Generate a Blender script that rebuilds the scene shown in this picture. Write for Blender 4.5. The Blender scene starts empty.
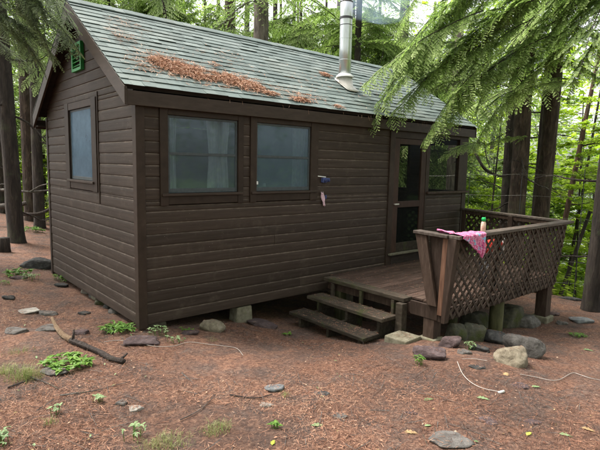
import bpy, bmesh, math, random
import numpy as np
from mathutils import Vector, Matrix, noise
random.seed(7); rng = np.random.default_rng(7)
C = bpy.context.scene.collection
S = bpy.context.scene
R = math.radians

# ------------------------------------------------------------------ camera model
F, ROLL, PITCH, YAW = 498.664, 0.021, -0.12, 0.71
CAM = Vector((-2.161, -5.194, 1.819))
cyw, syw, cp, sp = math.cos(YAW), math.sin(YAW), math.cos(PITCH), math.sin(PITCH)
FW = Vector((syw*cp, cyw*cp, sp)); RT = Vector((cyw, -syw, 0)); UP = RT.cross(FW)
cr, sr = math.cos(ROLL), math.sin(ROLL)
RT, UP = cr*RT + sr*UP, -sr*RT + cr*UP
def ray(px, py):
    d = FW + (px-300)/F*RT - (py-225)/F*UP
    return d.normalized()

# ------------------------------------------------------------------ ground height
ctrl = np.array([
 (0,0,-.05),(0,1.7,-.10),(0,3.5,-.04),(1.4,0,-.22),(2.1,-.9,-.33),(2.75,-1.9,-.20),(4.2,-1.9,-.46),(5.7,-1.9,-.54),
 (-2.2,-5.2,.25),(0,-3,.08),(-2,-2,.1),(1.5,-4,.02),(3,-3.5,-.18),(5,-3.5,-.42),(-3,1,.05),(-3,5,.12),(0,8,.0),(1,12,.05),
 (0,18,.2),(-6,10,.3),(7.9,-1.8,-.62),(7,-4,-.62),(6.5,1,-.7),(3,1.7,-.5),(9.5,-1.5,-1.0),(13,0,-2.2),(20,4,-4.6),(10,6,-1.8),(6,5,-.9),(3,8,-.4),
 (5,15,-.9),(12,14,-2.5),(25,20,-6.0),(-15,-5,1),(-8,-10,.6),(5,-10,-.1),(16,-8,-2.2),(-15,20,.8),(0,40,.5),(15,40,-3.5),
 (45,10,-7.5),(45,45,-8),(0,150,1),(150,150,-9),(150,0,-9),(150,-150,-9),(0,-150,1),(-150,-150,2),(-150,0,2),(-150,150,2)], float)
def tps(r2): return np.where(r2 > 0, .5*r2*np.log(r2+1e-12), 0)
def solve():
    P = ctrl[:, :2]; n = len(P)
    d = P[:, None]-P[None]; K = tps((d**2).sum(-1)) + np.eye(n)*.05
    A = np.zeros((n+3, n+3)); A[:n, :n] = K; Q = np.c_[np.ones(n), P]; A[:n, n:] = Q; A[n:, :n] = Q.T
    return np.linalg.solve(A, np.r_[ctrl[:, 2], 0, 0, 0])
WGT = solve()
def Gbase(x, y):
    x = np.asarray(x, float); y = np.asarray(y, float)
    P = ctrl[:, :2]; n = len(P)
    d2 = (x[..., None]-P[:, 0])**2 + (y[..., None]-P[:, 1])**2
    return tps(d2)@WGT[:n] + WGT[n] + WGT[n+1]*x + WGT[n+2]*y
def gnoise(x, y):
    v = noise.noise(Vector((x*.9, y*.9, 3.1)))*.045 + noise.noise(Vector((x*2.7, y*2.7, 7.7)))*.022 + noise.noise(Vector((x*8, y*8, 1.7)))*.008
    f = .35 if (-.3 < x < 3 and -2.2 < y < .5) else 1
    return v*f
def G(x, y): return float(Gbase(x, y)) + gnoise(x, y)
def gp(px, py):
    """point of the terrain seen at a spot of the survey photograph"""
    d = ray(px, py); t = 1.5; p = CAM + d*t
    while t < 60:
        q = CAM + d*t
        if q.z < float(Gbase(q.x, q.y)): break
        t += .06
    q = CAM + d*(t-.03)
    return Vector((q.x, q.y, G(q.x, q.y)))
def mpp(p): return (p-CAM).dot(FW)/F      # metres per photograph pixel at p

# ------------------------------------------------------------------ mesh helper
class MB:
    def __init__(s): s.v = []; s.f = []; s.m = []; s.r = []
    def add(s, vs, fs, mi=0, r=None):
        o = len(s.v); s.v += [tuple(v) for v in vs]; r = random.random() if r is None else r
        for f in fs: s.f.append([i+o for i in f]); s.m.append(mi); s.r.append(r)
    def box(s, x0, x1, y0, y1, z0, z1, mi=0, r=None, M=None):
        vs = [Vector((x, y, z)) for z in (z0, z1) for y in (y0, y1) for x in (x0, x1)]
        if M is not None: vs = [M@v for v in vs]
        s.add(vs, [(0,2,3,1),(4,5,7,6),(0,1,5,4),(2,6,7,3),(0,4,6,2),(1,3,7,5)], mi, r)
    def hexa(s, vs, mi=0, r=None):   # 4 bottom (ccw) + 4 top (ccw)
        s.add(vs, [(3,2,1,0),(4,5,6,7),(0,1,5,4),(1,2,6,5),(2,3,7,6),(3,0,4,7)], mi, r)
    def beam(s, a, b, w, h, mi=0, up=(0,0,1), r=None):   # w sideways, h along up
        a = Vector(a); b = Vector(b); d = (b-a); L = d.length; d.normalize()
        sd = d.cross(Vector(up)).normalized(); u = sd.cross(d)
        vs = []
        for p in (a, b):
            for (i, j) in ((-1,-1),(1,-1),(1,1),(-1,1)): vs.append(p + sd*(i*w/2) + u*(j*h/2))
        s.add(vs, [(0,1,2,3),(7,6,5,4),(0,4,5,1),(1,5,6,2),(2,6,7,3),(3,7,4,0)], mi, r)
    def tube(s, pts, rad, n=8, mi=0, cap=True, r=None, wob=0.0, sx=1):
        pts = [Vector(p) for p in pts]; rr = rad if hasattr(rad, '__len__') else [rad]*len(pts)
        rings = []; ref = Vector((0,0,1))
        d0 = (pts[1]-pts[0]).normalized()
        if abs(d0.z) > .9: ref = Vector((1,0,0))
        sd = d0.cross(ref).normalized()
        vs = []
        for i, p in enumerate(pts):
            d = (pts[min(i+1, len(pts)-1)]-pts[max(i-1, 0)]).normalized()
            sd = (sd - d*sd.dot(d)).normalized(); u = d.cross(sd)
            for k in range(n):
                a = 2*math.pi*k/n
                q = rr[i]*(1 + (wob*noise.noise(Vector((p.x*3+math.cos(a)*2, p.y*3+math.sin(a)*2, p.z*1.2))) if wob else 0))
                vs.append(p + sd*(math.cos(a)*q) + u*(math.sin(a)*q))
        fs = []
        for i in range(len(pts)-1):
            for k in range(n):
                a = i*n+k; b = i*n+(k+1)%n; fs.append((a, b, b+n, a+n))
        if cap: fs.append(tuple(range(n-1, -1, -1))); fs.append(tuple(range((len(pts)-1)*n, len(pts)*n)))
        s.add(vs, fs, mi, r)
    def mesh(s, name, mats, smooth=False):
        me = bpy.data.meshes.new(name); me.from_pydata(s.v, [], s.f)
        for m in (mats if isinstance(mats, (list, tuple)) else [mats]): me.materials.append(m)
        me.polygons.foreach_set('material_index', s.m)
        at = me.attributes.new('rnd', 'FLOAT', 'FACE'); at.data.foreach_set('value', s.r)
        if smooth: me.polygons.foreach_set('use_smooth', [True]*len(s.f))
        me.update(); return me
    def build(s, name, mats, parent=None, bevel=0, smooth=False):
        return link(name, s.mesh(name, mats, smooth), parent, bevel)
def link(name, me, parent=None, bevel=0):
    o = bpy.data.objects.new(name, me); C.objects.link(o)
    if parent is not None:
        o.parent = parent
        o.matrix_parent_inverse = world_of(parent).inverted()
    if bevel:
        m = o.modifiers.new('b', 'BEVEL'); m.width = bevel; m.segments = 2; m.limit_method = 'ANGLE'; m.angle_limit = R(40)
    return o
def world_of(o):
    M = Matrix.LocRotScale(o.location, o.rotation_euler, o.scale)
    if o.parent: M = world_of(o.parent) @ o.matrix_parent_inverse @ M
    return M
def tag(o, label, cat, group=None, kind=None):
    if label: o['label'] = label
    if cat: o['category'] = cat
    if group: o['group'] = group
    if kind: o['kind'] = kind
    return o
def thing(name, label, cat, loc=(0,0,0), group=None, rz=0):
    o = bpy.data.objects.new(name, None); o.empty_display_size = .1; C.objects.link(o)
    o.location = loc; o.rotation_euler = (0, 0, rz); return tag(o, label, cat, group)

# ------------------------------------------------------------------ materials
def nmat(name):
    m = bpy.data.materials.new(name); m.use_nodes = True; nt = m.node_tree; nt.nodes.clear()
    out = nt.nodes.new('ShaderNodeOutputMaterial'); b = nt.nodes.new('ShaderNodeBsdfPrincipled')
    nt.links.new(b.outputs[0], out.inputs[0]); return m, nt, b, out
def N(nt, typ, **k):
    n = nt.nodes.new(typ)
    for a, v in k.items():
        if a in n.inputs.keys() if hasattr(n.inputs, 'keys') else False: n.inputs[a].default_value = v
        else: setattr(n, a, v)
    return n
def ramp(nt, fac, stops):
    r = nt.nodes.new('ShaderNodeValToRGB'); e = r.color_ramp.elements
    while len(e) > 1: e.remove(e[-1])
    e[0].position = stops[0][0]; e[0].color = (*stops[0][1], 1)
    for p, c in stops[1:]:
        q = e.new(p); q.color = (*c, 1)
    nt.links.new(fac, r.inputs[0]); return r.outputs[0]
def noise_n(nt, vec, scale, detail=6, rough=.6, dist=0):
    n = nt.nodes.new('ShaderNodeTexNoise'); n.inputs['Scale'].default_value = scale; n.inputs['Detail'].default_value = detail
    n.inputs['Roughness'].default_value = rough; n.inputs['Distortion'].default_value = dist
    nt.links.new(vec, n.inputs['Vector']); return n.outputs['Fac']
def mapped(nt, sc, kind='Object'):
    t = nt.nodes.new('ShaderNodeTexCoord'); m = nt.nodes.new('ShaderNodeMapping'); m.inputs['Scale'].default_value = sc
    nt.links.new(t.outputs[kind], m.inputs['Vector']); return m.outputs[0]
def mixc(nt, fac, a, b, typ='MIX'):
    m = nt.nodes.new('ShaderNodeMix'); m.data_type = 'RGBA'; m.blend_type = typ
    for s, v in ((m.inputs[0], fac), (m.inputs[6], a), (m.inputs[7], b)):
        if hasattr(v, 'is_linked') or hasattr(v, 'links'): nt.links.new(v, s)
        elif isinstance(v, (tuple, list)): s.default_value = (*v, 1)
        else: s.default_value = v
    return m.outputs[2]
def bump(nt, b, h, strength=.5, dist=.01):
    n = nt.nodes.new('ShaderNodeBump'); n.inputs['Strength'].default_value = strength; n.inputs['Distance'].default_value = dist
    nt.links.new(h, n.inputs['Height']); nt.links.new(n.outputs[0], b.inputs['Normal'])
def attr(nt, name='rnd'):
    a = nt.nodes.new('ShaderNodeAttribute'); a.attribute_name = name; return a.outputs['Fac']
def basic(name, stops, scale=(8,8,8), rough=.8, nscale=1.0, bstr=.3, bdist=.005, rnd=.25, moss=None, specks=None, metallic=0, detail=8, mossamt=.55):
    m, nt, b, out = nmat(name)
    v = mapped(nt, scale); n = noise_n(nt, v, nscale, detail, .65)
    col = ramp(nt, n, stops)
    if rnd:
        g = nt.nodes.new('ShaderNodeMapRange'); g.inputs[3].default_value = 1-rnd; g.inputs[4].default_value = 1+rnd
        nt.links.new(attr(nt), g.inputs[0]); vm = nt.nodes.new('ShaderNodeVectorMath'); vm.operation = 'SCALE'
        nt.links.new(col, vm.inputs[0]); nt.links.new(g.outputs[0], vm.inputs['Scale']); col = vm.outputs[0]
    if moss:
        v2 = mapped(nt, (1,1,1)); f = noise_n(nt, v2, 3.5, 7, .7)
        mr = nt.nodes.new('ShaderNodeMapRange'); mr.inputs[1].default_value = mossamt; mr.inputs[2].default_value = mossamt+.14; nt.links.new(f, mr.inputs[0])
        col = mixc(nt, mr.outputs[0], col, moss)
    if specks:
        v3 = mapped(nt, (1,1,1)); w = nt.nodes.new('ShaderNodeTexVoronoi'); w.inputs['Scale'].default_value = specks[1]; nt.links.new(v3, w.inputs['Vector'])
        mr = nt.nodes.new('ShaderNodeMapRange'); mr.inputs[1].default_value = specks[2]; mr.inputs[2].default_value = specks[2]*.5; nt.links.new(w.outputs['Distance'], mr.inputs[0])
        mu = nt.nodes.new('ShaderNodeMath'); mu.operation = 'MULTIPLY'
        gt = nt.nodes.new('ShaderNodeMath'); gt.operation = 'GREATER_THAN'; gt.inputs[1].default_value = .72
        sx = nt.nodes.new('ShaderNodeSeparateColor'); nt.links.new(w.outputs['Color'], sx.inputs[0]); nt.links.new(sx.outputs[0], gt.inputs[0])
        nt.links.new(mr.outputs[0], mu.inputs[0]); nt.links.new(gt.outputs[0], mu.inputs[1])
        col = mixc(nt, mu.outputs[0], col, specks[0])
    nt.links.new(col, b.inputs['Base Color']); b.inputs['Roughness'].default_value = rough; b.inputs['Metallic'].default_value = metallic; b.inputs['Specular IOR Level'].default_value = .5 if metallic else .2
    if bstr: bump(nt, b, n, bstr, bdist)
    return m
M = {}
M['siding'] = basic('brown painted siding', [(.25,(.026,.0175,.0135)),(.5,(.040,.028,.0215)),(.75,(.060,.044,.035))], (1.2,1.2,22), .62, 1.6, .45, .004, .17, specks=((.2,.17,.145), 26, .09), moss=(.066,.050,.039), mossamt=.55)
M['siding_edge'] = basic('siding bevel with painted highlight', [(.28,(.040,.028,.021)),(.5,(.075,.056,.044)),(.72,(.13,.102,.084))], (5,5,5), .75, 1.6, .2, .002, .25)  # bevel colour lightened to paint in the highlight on each course's upward edge
M['trim'] = basic('brown painted trim', [(.3,(.022,.014,.010)),(.6,(.036,.0235,.017)),(.8,(.055,.039,.03))], (3,3,3), .6, 2.5, .3, .003, .15, specks=((.2,.17,.15), 35, .06))
M['fascia'] = basic('brown fascia paint', [(.3,(.029,.0195,.0145)),(.6,(.045,.031,.024)),(.8,(.066,.049,.04))], (2,2,9), .55, 2.5, .3, .003, .1)
M['redwood'] = basic('reddish brown stained wood', [(.3,(.030,.0155,.0105)),(.6,(.050,.027,.019)),(.8,(.075,.044,.033))], (5,5,2), .6, 4, .3, .003, .15)
M['orangewood'] = basic('worn orange brown wood', [(.3,(.10,.05,.032)),(.6,(.18,.095,.062)),(.8,(.24,.14,.1))], (9,9,1.2), .7, 4, .4, .004, .2)
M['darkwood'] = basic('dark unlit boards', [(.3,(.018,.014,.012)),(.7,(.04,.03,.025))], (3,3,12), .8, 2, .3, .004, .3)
M['railwood'] = basic('weathered brown rail paint', [(.28,(.024,.015,.011)),(.5,(.044,.028,.021)),(.75,(.080,.055,.043))], (9,9,1.6), .7, 3, .5, .004, .25, moss=(.10,.10,.06), mossamt=.66)
M['lath'] = basic('weathered lattice paint', [(.28,(.028,.018,.0135)),(.5,(.048,.033,.0255)),(.75,(.082,.059,.047))], (6,6,6), .7, 4, .4, .003, .35)
M['capwood'] = basic('grey worn rail cap', [(.28,(.040,.030,.025)),(.5,(.072,.057,.048)),(.75,(.13,.11,.095))], (2,14,14), .7, 2, .4, .003, .15)
M['deck'] = basic('weathered deck boards', [(.25,(.026,.016,.012)),(.5,(.06,.037,.028)),(.75,(.115,.08,.064))], (1.5,14,8), .7, 2.2, .5, .004, .35, moss=(.085,.075,.04), mossamt=.62)
M['step'] = basic('mossy step planks', [(.25,(.022,.017,.012)),(.5,(.045,.035,.026)),(.75,(.085,.07,.054))], (14,2,8), .8, 2.4, .6, .006, .3, moss=(.05,.058,.02), mossamt=.54)
M['mosspost'] = basic('green stained timber post', [(.28,(.030,.030,.015)),(.5,(.062,.060,.028)),(.75,(.11,.10,.055))], (10,10,2), .85, 2, .5, .006, .2)
M['concrete'] = basic('old concrete', [(.3,(.10,.088,.062)),(.5,(.16,.145,.105)),(.75,(.24,.22,.17))], (10,10,10), .9, 1.5, .5, .006, .15, moss=(.14,.14,.06), mossamt=.6)
M['green_paint'] = basic('green paint', [(.3,(.02,.18,.045)),(.7,(.04,.28,.08))], (8,8,8), .5, 3, .2, .002, .15)
M['sash'] = basic('grey blue sash paint', [(.3,(.045,.055,.06)),(.7,(.08,.092,.10))], (8,8,8), .6, 3, .2, .002, .1)
M['steel'] = basic('galvanised steel', [(.25,(.42,.44,.46)),(.5,(.58,.6,.62)),(.8,(.7,.72,.74))], (3,3,1), .33, 3, .1, .002, .1, metallic=.9)
M['steel_dark'] = basic('dark steel', [(.3,(.03,.03,.035)),(.7,(.07,.07,.075))], (8,8,8), .5, 3, .2, .002, .1, metallic=.3)
M['flash'] = basic('pale metal flashing', [(.3,(.42,.40,.36)),(.7,(.62,.6,.55))], (6,6,6), .45, 3, .2, .002, .1, metallic=.3)
M['curtain'] = basic('white curtain cloth', [(.3,(.42,.42,.40)),(.7,(.6,.6,.57))], (20,20,2), .9, 2, .4, .01, .1)
M['black'] = basic('black plastic', [(.3,(.012,.012,.014)),(.7,(.03,.03,.032))], (8,8,8), .45, 3, 0, 0, .1)
M['bluething'] = basic('navy blue plastic', [(.3,(.03,.04,.12)),(.6,(.06,.08,.2)),(.75,(.3,.35,.5))], (60,60,60), .5, 1, .3, .002, .3)
M['pinkcloth'] = basic('pale pink cloth', [(.3,(.4,.26,.33)),(.7,(.75,.55,.62))], (60,60,60), .9, 1, .3, .002, .2)
M['brass'] = basic('pale worn metal', [(.3,(.45,.42,.36)),(.7,(.65,.62,.55))], (20,20,20), .4, 2, .1, .002, .1, metallic=.4)
M['red'] = basic('red fabric', [(.3,(.5,.04,.03)),(.7,(.75,.09,.06))], (10,10,10), .8, 2, .4, .01, .1)
M['whiteplastic'] = basic('white plastic', [(.3,(.6,.6,.58)),(.7,(.78,.78,.76))], (10,10,10), .5, 2, 0, 0, .1)
M['bottle'] = basic('pink bottle label', [(.3,(.45,.2,.17)),(.5,(.62,.42,.33)),(.7,(.7,.62,.5))], (25,25,60), .4, 1, 0, 0, .1)
M['greencap'] = basic('bright green cap', [(.3,(.01,.3,.07)),(.7,(.02,.45,.12))], (10,10,10), .4, 2, 0, 0, .1)
M['cord'] = basic('white cord', [(.3,(.25,.22,.2)),(.7,(.42,.38,.35))], (60,60,60), .8, 2, .3, .002, .1)
M['wire'] = basic('grey wire', [(.3,(.16,.16,.15)),(.7,(.3,.3,.29))], (30,30,30), .5, 2, 0, 0, .1, metallic=.5)

def bark(name, a, b_, c, sc=(9,9,1.6), bs=.9):
    m, nt, b, out = nmat(name)
    v = mapped(nt, sc); n = noise_n(nt, v, 1.6, 9, .7, .6)
    v2 = mapped(nt, (1,1,1)); n2 = noise_n(nt, v2, 2.2, 4)
    col = ramp(nt, n, [(.32,a),(.5,b_),(.68,c)])
    mr = nt.nodes.new('ShaderNodeMapRange'); mr.inputs[1].default_value = .55; mr.inputs[2].default_value = .75; mr.inputs[4].default_value = .6; nt.links.new(n2, mr.inputs[0])
    col = mixc(nt, mr.outputs[0], col, (.10,.12,.06))
    nt.links.new(col, b.inputs['Base Color']); b.inputs['Roughness'].default_value = .95
    bump(nt, b, n, 1.0, .09); return m
M['bark'] = bark('hemlock bark', (.014,.009,.007), (.058,.038,.028), (.15,.11,.085))
M['bark_grey'] = bark('grey brown bark', (.05,.042,.035), (.14,.115,.095), (.25,.215,.18))
M['bark_dark'] = bark('dark bark', (.015,.011,.010), (.04,.03,.025), (.08,.062,.052))
M['bark_red'] = bark('reddish sapling bark', (.03,.016,.011), (.085,.045,.03), (.16,.1,.07))
M['deadwood'] = bark('grey dead wood', (.05,.04,.035), (.13,.11,.10), (.24,.215,.2))
M['palewood'] = bark('pale broken wood', (.18,.105,.055), (.34,.22,.13), (.46,.34,.22), (20,20,20), .5)
M['wetbark'] = bark('dark wet stick bark', (.02,.012,.01), (.065,.045,.038), (.13,.1,.09), (20,20,20), .6)

def leafmat(name, cols, trans=.35, rough=.6):
    m, nt, b, out = nmat(name)
    a = attr(nt); oi = nt.nodes.new('ShaderNodeObjectInfo')
    ad = nt.nodes.new('ShaderNodeMath'); ad.operation = 'MULTIPLY_ADD'; ad.inputs[1].default_value = .25; nt.links.new(oi.outputs['Random'], ad.inputs[0])
    mu = nt.nodes.new('ShaderNodeMath'); mu.operation = 'MULTIPLY'; mu.inputs[1].default_value = .78; nt.links.new(a, mu.inputs[0]); nt.links.new(mu.outputs[0], ad.inputs[2])
    k = len(cols); col = ramp(nt, ad.outputs[0], [(i/(k-1)*.96+.02, c) for i, c in enumerate(cols)])
    nt.links.new(col, b.inputs['Base Color']); b.inputs['Roughness'].default_value = rough
    b.inputs['Specular IOR Level'].default_value = .25
    t = nt.nodes.new('ShaderNodeBsdfTranslucent'); nt.links.new(mixc(nt, .5, col, (.75,1,.35), 'MULTIPLY'), t.inputs[0])
    mx = nt.nodes.new('ShaderNodeMixShader'); mx.inputs[0].default_value = trans
    nt.links.new(b.outputs[0], mx.inputs[1]); nt.links.new(t.outputs[0], mx.inputs[2]); nt.links.new(mx.outputs[0], out.inputs[0])
    return m
M['needle'] = leafmat('hemlock needles', [(.10,.15,.06),(.19,.27,.09),(.31,.41,.14),(.47,.58,.23),(.62,.72,.35)], .6)
M['needle_blue'] = leafmat('grey green hemlock needles', [(.11,.145,.09),(.18,.225,.13),(.26,.31,.18),(.38,.44,.26)], .48)
M['leaf'] = leafmat('young beech leaves', [(.20,.30,.02),(.33,.45,.035),(.46,.57,.065),(.58,.68,.13)], .65)
M['leaf_dark'] = leafmat('maple leaves', [(.07,.14,.025),(.12,.21,.035),(.2,.31,.05),(.29,.4,.08)], .55)
M['plant'] = leafmat('bright plant leaves', [(.05,.12,.018),(.10,.20,.03),(.18,.31,.06)], .3, .45)
M['plant_pale'] = leafmat('pale plant leaves', [(.13,.20,.09),(.22,.31,.15),(.32,.40,.21)], .3, .5)
M['grass'] = leafmat('grass blades', [(.16,.19,.07),(.26,.29,.12),(.42,.40,.22)], .35, .6)
M['drytan'] = leafmat('dry tan leaf', [(.3,.2,.1),(.45,.32,.17)], .2, .7)
M['yellow'] = leafmat('yellow leaf', [(.3,.34,.05),(.42,.42,.1)], .2, .7)
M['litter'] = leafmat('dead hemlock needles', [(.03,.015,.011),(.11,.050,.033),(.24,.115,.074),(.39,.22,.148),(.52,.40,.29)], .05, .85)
M['rooflitter'] = leafmat('rusty dead needles', [(.20,.09,.055),(.38,.19,.12),(.54,.32,.22),(.68,.52,.40)], .05, .85)

def ground_mat():
    m, nt, b, out = nmat('needle covered forest soil')
    v = mapped(nt, (1,1,1))
    big = noise_n(nt, v, .55, 5, .55, .4); mid = noise_n(nt, v, 2.4, 9, .72, .5); fine = noise_n(nt, v, 30, 8, .8, .8)
    v2 = mapped(nt, (1,1,1)); vo = nt.nodes.new('ShaderNodeTexVoronoi'); vo.inputs['Scale'].default_value = 55; vo.inputs['Randomness'].default_value = 1
    nt.links.new(v2, vo.inputs['Vector'])
    c1 = ramp(nt, fine, [(.30,(.030,.015,.011)),(.44,(.12,.056,.037)),(.56,(.26,.132,.084)),(.72,(.44,.29,.20))])
    c2 = ramp(nt, fine, [(.32,(.03,.018,.014)),(.5,(.105,.065,.052)),(.70,(.27,.185,.145))])
    mr = nt.nodes.new('ShaderNodeMapRange'); mr.inputs[1].default_value = .42; mr.inputs[2].default_value = .6; nt.links.new(mid, mr.inputs[0])
    col = mixc(nt, mr.outputs[0], c1, c2)
    mr2 = nt.nodes.new('ShaderNodeMapRange'); mr2.inputs[1].default_value = .35; mr2.inputs[2].default_value = .7; mr2.inputs[3].default_value = .62; mr2.inputs[4].default_value = 1.3; nt.links.new(big, mr2.inputs[0])
    vm = nt.nodes.new('ShaderNodeVectorMath'); vm.operation = 'SCALE'; nt.links.new(col, vm.inputs[0]); nt.links.new(mr2.outputs[0], vm.inputs['Scale'])
    # moss and grass far down the slope
    ge = nt.nodes.new('ShaderNodeNewGeometry'); sx = nt.nodes.new('ShaderNodeSeparateXYZ'); nt.links.new(ge.outputs['Position'], sx.inputs[0])
    mz = nt.nodes.new('ShaderNodeMapRange'); mz.inputs[1].default_value = -.9; mz.inputs[2].default_value = -1.8; nt.links.new(sx.outputs[2], mz.inputs[0])
    gcol = ramp(nt, fine, [(.3,(.05,.10,.015)),(.6,(.13,.22,.03)),(.8,(.22,.32,.06))])
    col2 = mixc(nt, mz.outputs[0], vm.outputs[0], gcol)
    nt.links.new(col2, b.inputs['Base Color']); b.inputs['Roughness'].default_value = .85; b.inputs['Specular IOR Level'].default_value = .35
    ad = nt.nodes.new('ShaderNodeMath'); ad.operation = 'ADD'; nt.links.new(fine, ad.inputs[0]); nt.links.new(mid, ad.inputs[1])
    bump(nt, b, ad.outputs[0], .9, .03); return m
M['ground'] = ground_mat()
def stone_mat(name, a, b_, c, moss=None, amt=.6):
    return basic(name, [(.3,a),(.5,b_),(.7,c)], (9,9,9), .9, 1.6, 1.0, .02, .12, detail=12, moss=moss, mossamt=amt, specks=((min(c[0]*1.4,.6),)*3, 60, .12))
M['st_grey'] = stone_mat('grey stone', (.05,.045,.042), (.092,.084,.079), (.155,.142,.134))
M['st_dark'] = stone_mat('dark grey stone', (.022,.022,.022), (.045,.044,.044), (.085,.082,.079))
M['st_tan'] = stone_mat('tan stone', (.09,.075,.055), (.155,.13,.095), (.24,.21,.16), (.09,.085,.045), .62)
M['st_purple'] = stone_mat('purple brown stone', (.035,.024,.024), (.068,.048,.049), (.115,.085,.085))
M['st_pale'] = stone_mat('pale stone', (.15,.135,.12), (.24,.22,.2), (.35,.33,.3))
M['st_moss'] = stone_mat('mossy stone', (.05,.05,.04), (.085,.08,.062), (.14,.13,.10), (.05,.058,.016), .50)
M['st_blue'] = stone_mat('blue grey stone', (.07,.075,.08), (.12,.125,.13), (.19,.195,.2))

def glassmat(name, tint, op, gloss, tc=(.8,.86,.9)):
    m, nt, b, out = nmat(name); nt.nodes.remove(b)
    tr = nt.nodes.new('ShaderNodeBsdfTransparent'); tr.inputs[0].default_value = (*tc, 1)
    df = nt.nodes.new('ShaderNodeBsdfDiffuse'); df.inputs[0].default_value = (*tint, 1)
    gl = nt.nodes.new('ShaderNodeBsdfGlossy'); gl.inputs['Roughness'].default_value = .05; gl.inputs[0].default_value = (.75,.88,1,1)
    v = mapped(nt, (1,1,1)); n = noise_n(nt, v, 5, 6, .7)
    mr = nt.nodes.new('ShaderNodeMapRange'); mr.inputs[1].default_value = .3; mr.inputs[2].default_value = .7; mr.inputs[3].default_value = op*.75; mr.inputs[4].default_value = min(op*1.25, 1); nt.links.new(n, mr.inputs[0])
    m1 = nt.nodes.new('ShaderNodeMixShader'); nt.links.new(mr.outputs[0], m1.inputs[0]); nt.links.new(tr.outputs[0], m1.inputs[1]); nt.links.new(df.outputs[0], m1.inputs[2])
    m2 = nt.nodes.new('ShaderNodeMixShader'); m2.inputs[0].default_value = gloss; nt.links.new(m1.outputs[0], m2.inputs[1]); nt.links.new(gl.outputs[0], m2.inputs[2])
    nt.links.new(m2.outputs[0], out.inputs[0]); return m
M['pane'] = glassmat('window glass behind insect screen', (.13,.165,.19), .27, .03)
M['pane_blue'] = glassmat('bluish glass behind insect screen', (.11,.16,.195), .42, .03)
M['pane_side'] = glassmat('side window glass behind insect screen', (.095,.145,.20), .80, .03)
M['screen'] = glassmat('dark insect screen', (.04,.044,.04), .10, .004, (1,1,1))
M['screen_dark'] = glassmat('dark lower insect screen', (.010,.011,.010), .75, .008)

def shingle_mat():
    m, nt, b, out = nmat('green asphalt shingles')
    v = mapped(nt, (1,1,1)); n = noise_n(nt, v, 1.3, 5, .6); f = noise_n(nt, v, 260, 2, .8); s = noise_n(nt, mapped(nt, (6,1.2,1.2)), 1.6, 5, .7)
    a = attr(nt)
    col = ramp(nt, a, [(0,(.068,.094,.088)),(.35,(.086,.116,.109)),(.7,(.104,.138,.130)),(1,(.14,.172,.162))])
    mr = nt.nodes.new('ShaderNodeMapRange'); mr.inputs[3].default_value = .55; mr.inputs[4].default_value = 1.45; nt.links.new(f, mr.inputs[0])
    vm = nt.nodes.new('ShaderNodeVectorMath'); vm.operation = 'SCALE'; nt.links.new(col, vm.inputs[0]); nt.links.new(mr.outputs[0], vm.inputs['Scale'])
    mr2 = nt.nodes.new('ShaderNodeMapRange'); mr2.inputs[1].default_value = .5; mr2.inputs[2].default_value = .72; mr2.inputs[4].default_value = .45; nt.links.new(n, mr2.inputs[0])
    col = mixc(nt, mr2.outputs[0], vm.outputs[0], (.20,.215,.19))
    mr3 = nt.nodes.new('ShaderNodeMapRange'); mr3.inputs[1].default_value = .56; mr3.inputs[2].default_value = .7; mr3.inputs[4].default_value = .3; nt.links.new(s, mr3.inputs[0])
    col = mixc(nt, mr3.outputs[0], col, (.06,.075,.075))
    nt.links.new(col, b.inputs['Base Color']); b.inputs['Roughness'].default_value = .75; bump(nt, b, f, .4, .003); return m
M['shingle'] = shingle_mat()
def towel_mat():
    m, nt, b, out = nmat('patterned pink beach towel'); v = mapped(nt, (1,1,1), 'UV')
    w = nt.nodes.new('ShaderNodeTexVoronoi'); w.inputs['Scale'].default_value = 62; nt.links.new(v, w.inputs['Vector'])
    sc = nt.nodes.new('ShaderNodeSeparateColor'); nt.links.new(w.outputs['Color'], sc.inputs[0])
    col = ramp(nt, sc.outputs[0], [(0,(.26,.012,.09)),(.3,(.42,.03,.15)),(.6,(.5,.08,.23)),(.85,(.6,.3,.42)),(.97,(.16,.03,.14))])
    n = noise_n(nt, v, 6.5, 2); mr = nt.nodes.new('ShaderNodeMapRange'); mr.inputs[1].default_value = .60; mr.inputs[2].default_value = .64; nt.links.new(n, mr.inputs[0])
    col = mixc(nt, mr.outputs[0], col, (.12,.38,.55))
    nt.links.new(col, b.inputs['Base Color']); b.inputs['Roughness'].default_value = .9; b.inputs['Sheen Weight'].default_value = .3
    bump(nt, b, noise_n(nt, v, 60, 3), .4, .004); return m
M['towel'] = towel_mat()
m, nt, b, out = nmat('lake water'); b.inputs['Base Color'].default_value = (.05,.07,.07,1); b.inputs['Roughness'].default_value = .12
bump(nt, b, noise_n(nt, mapped(nt, (1,1,1)), 1.2, 4), .3, .1); M['water'] = m

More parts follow.
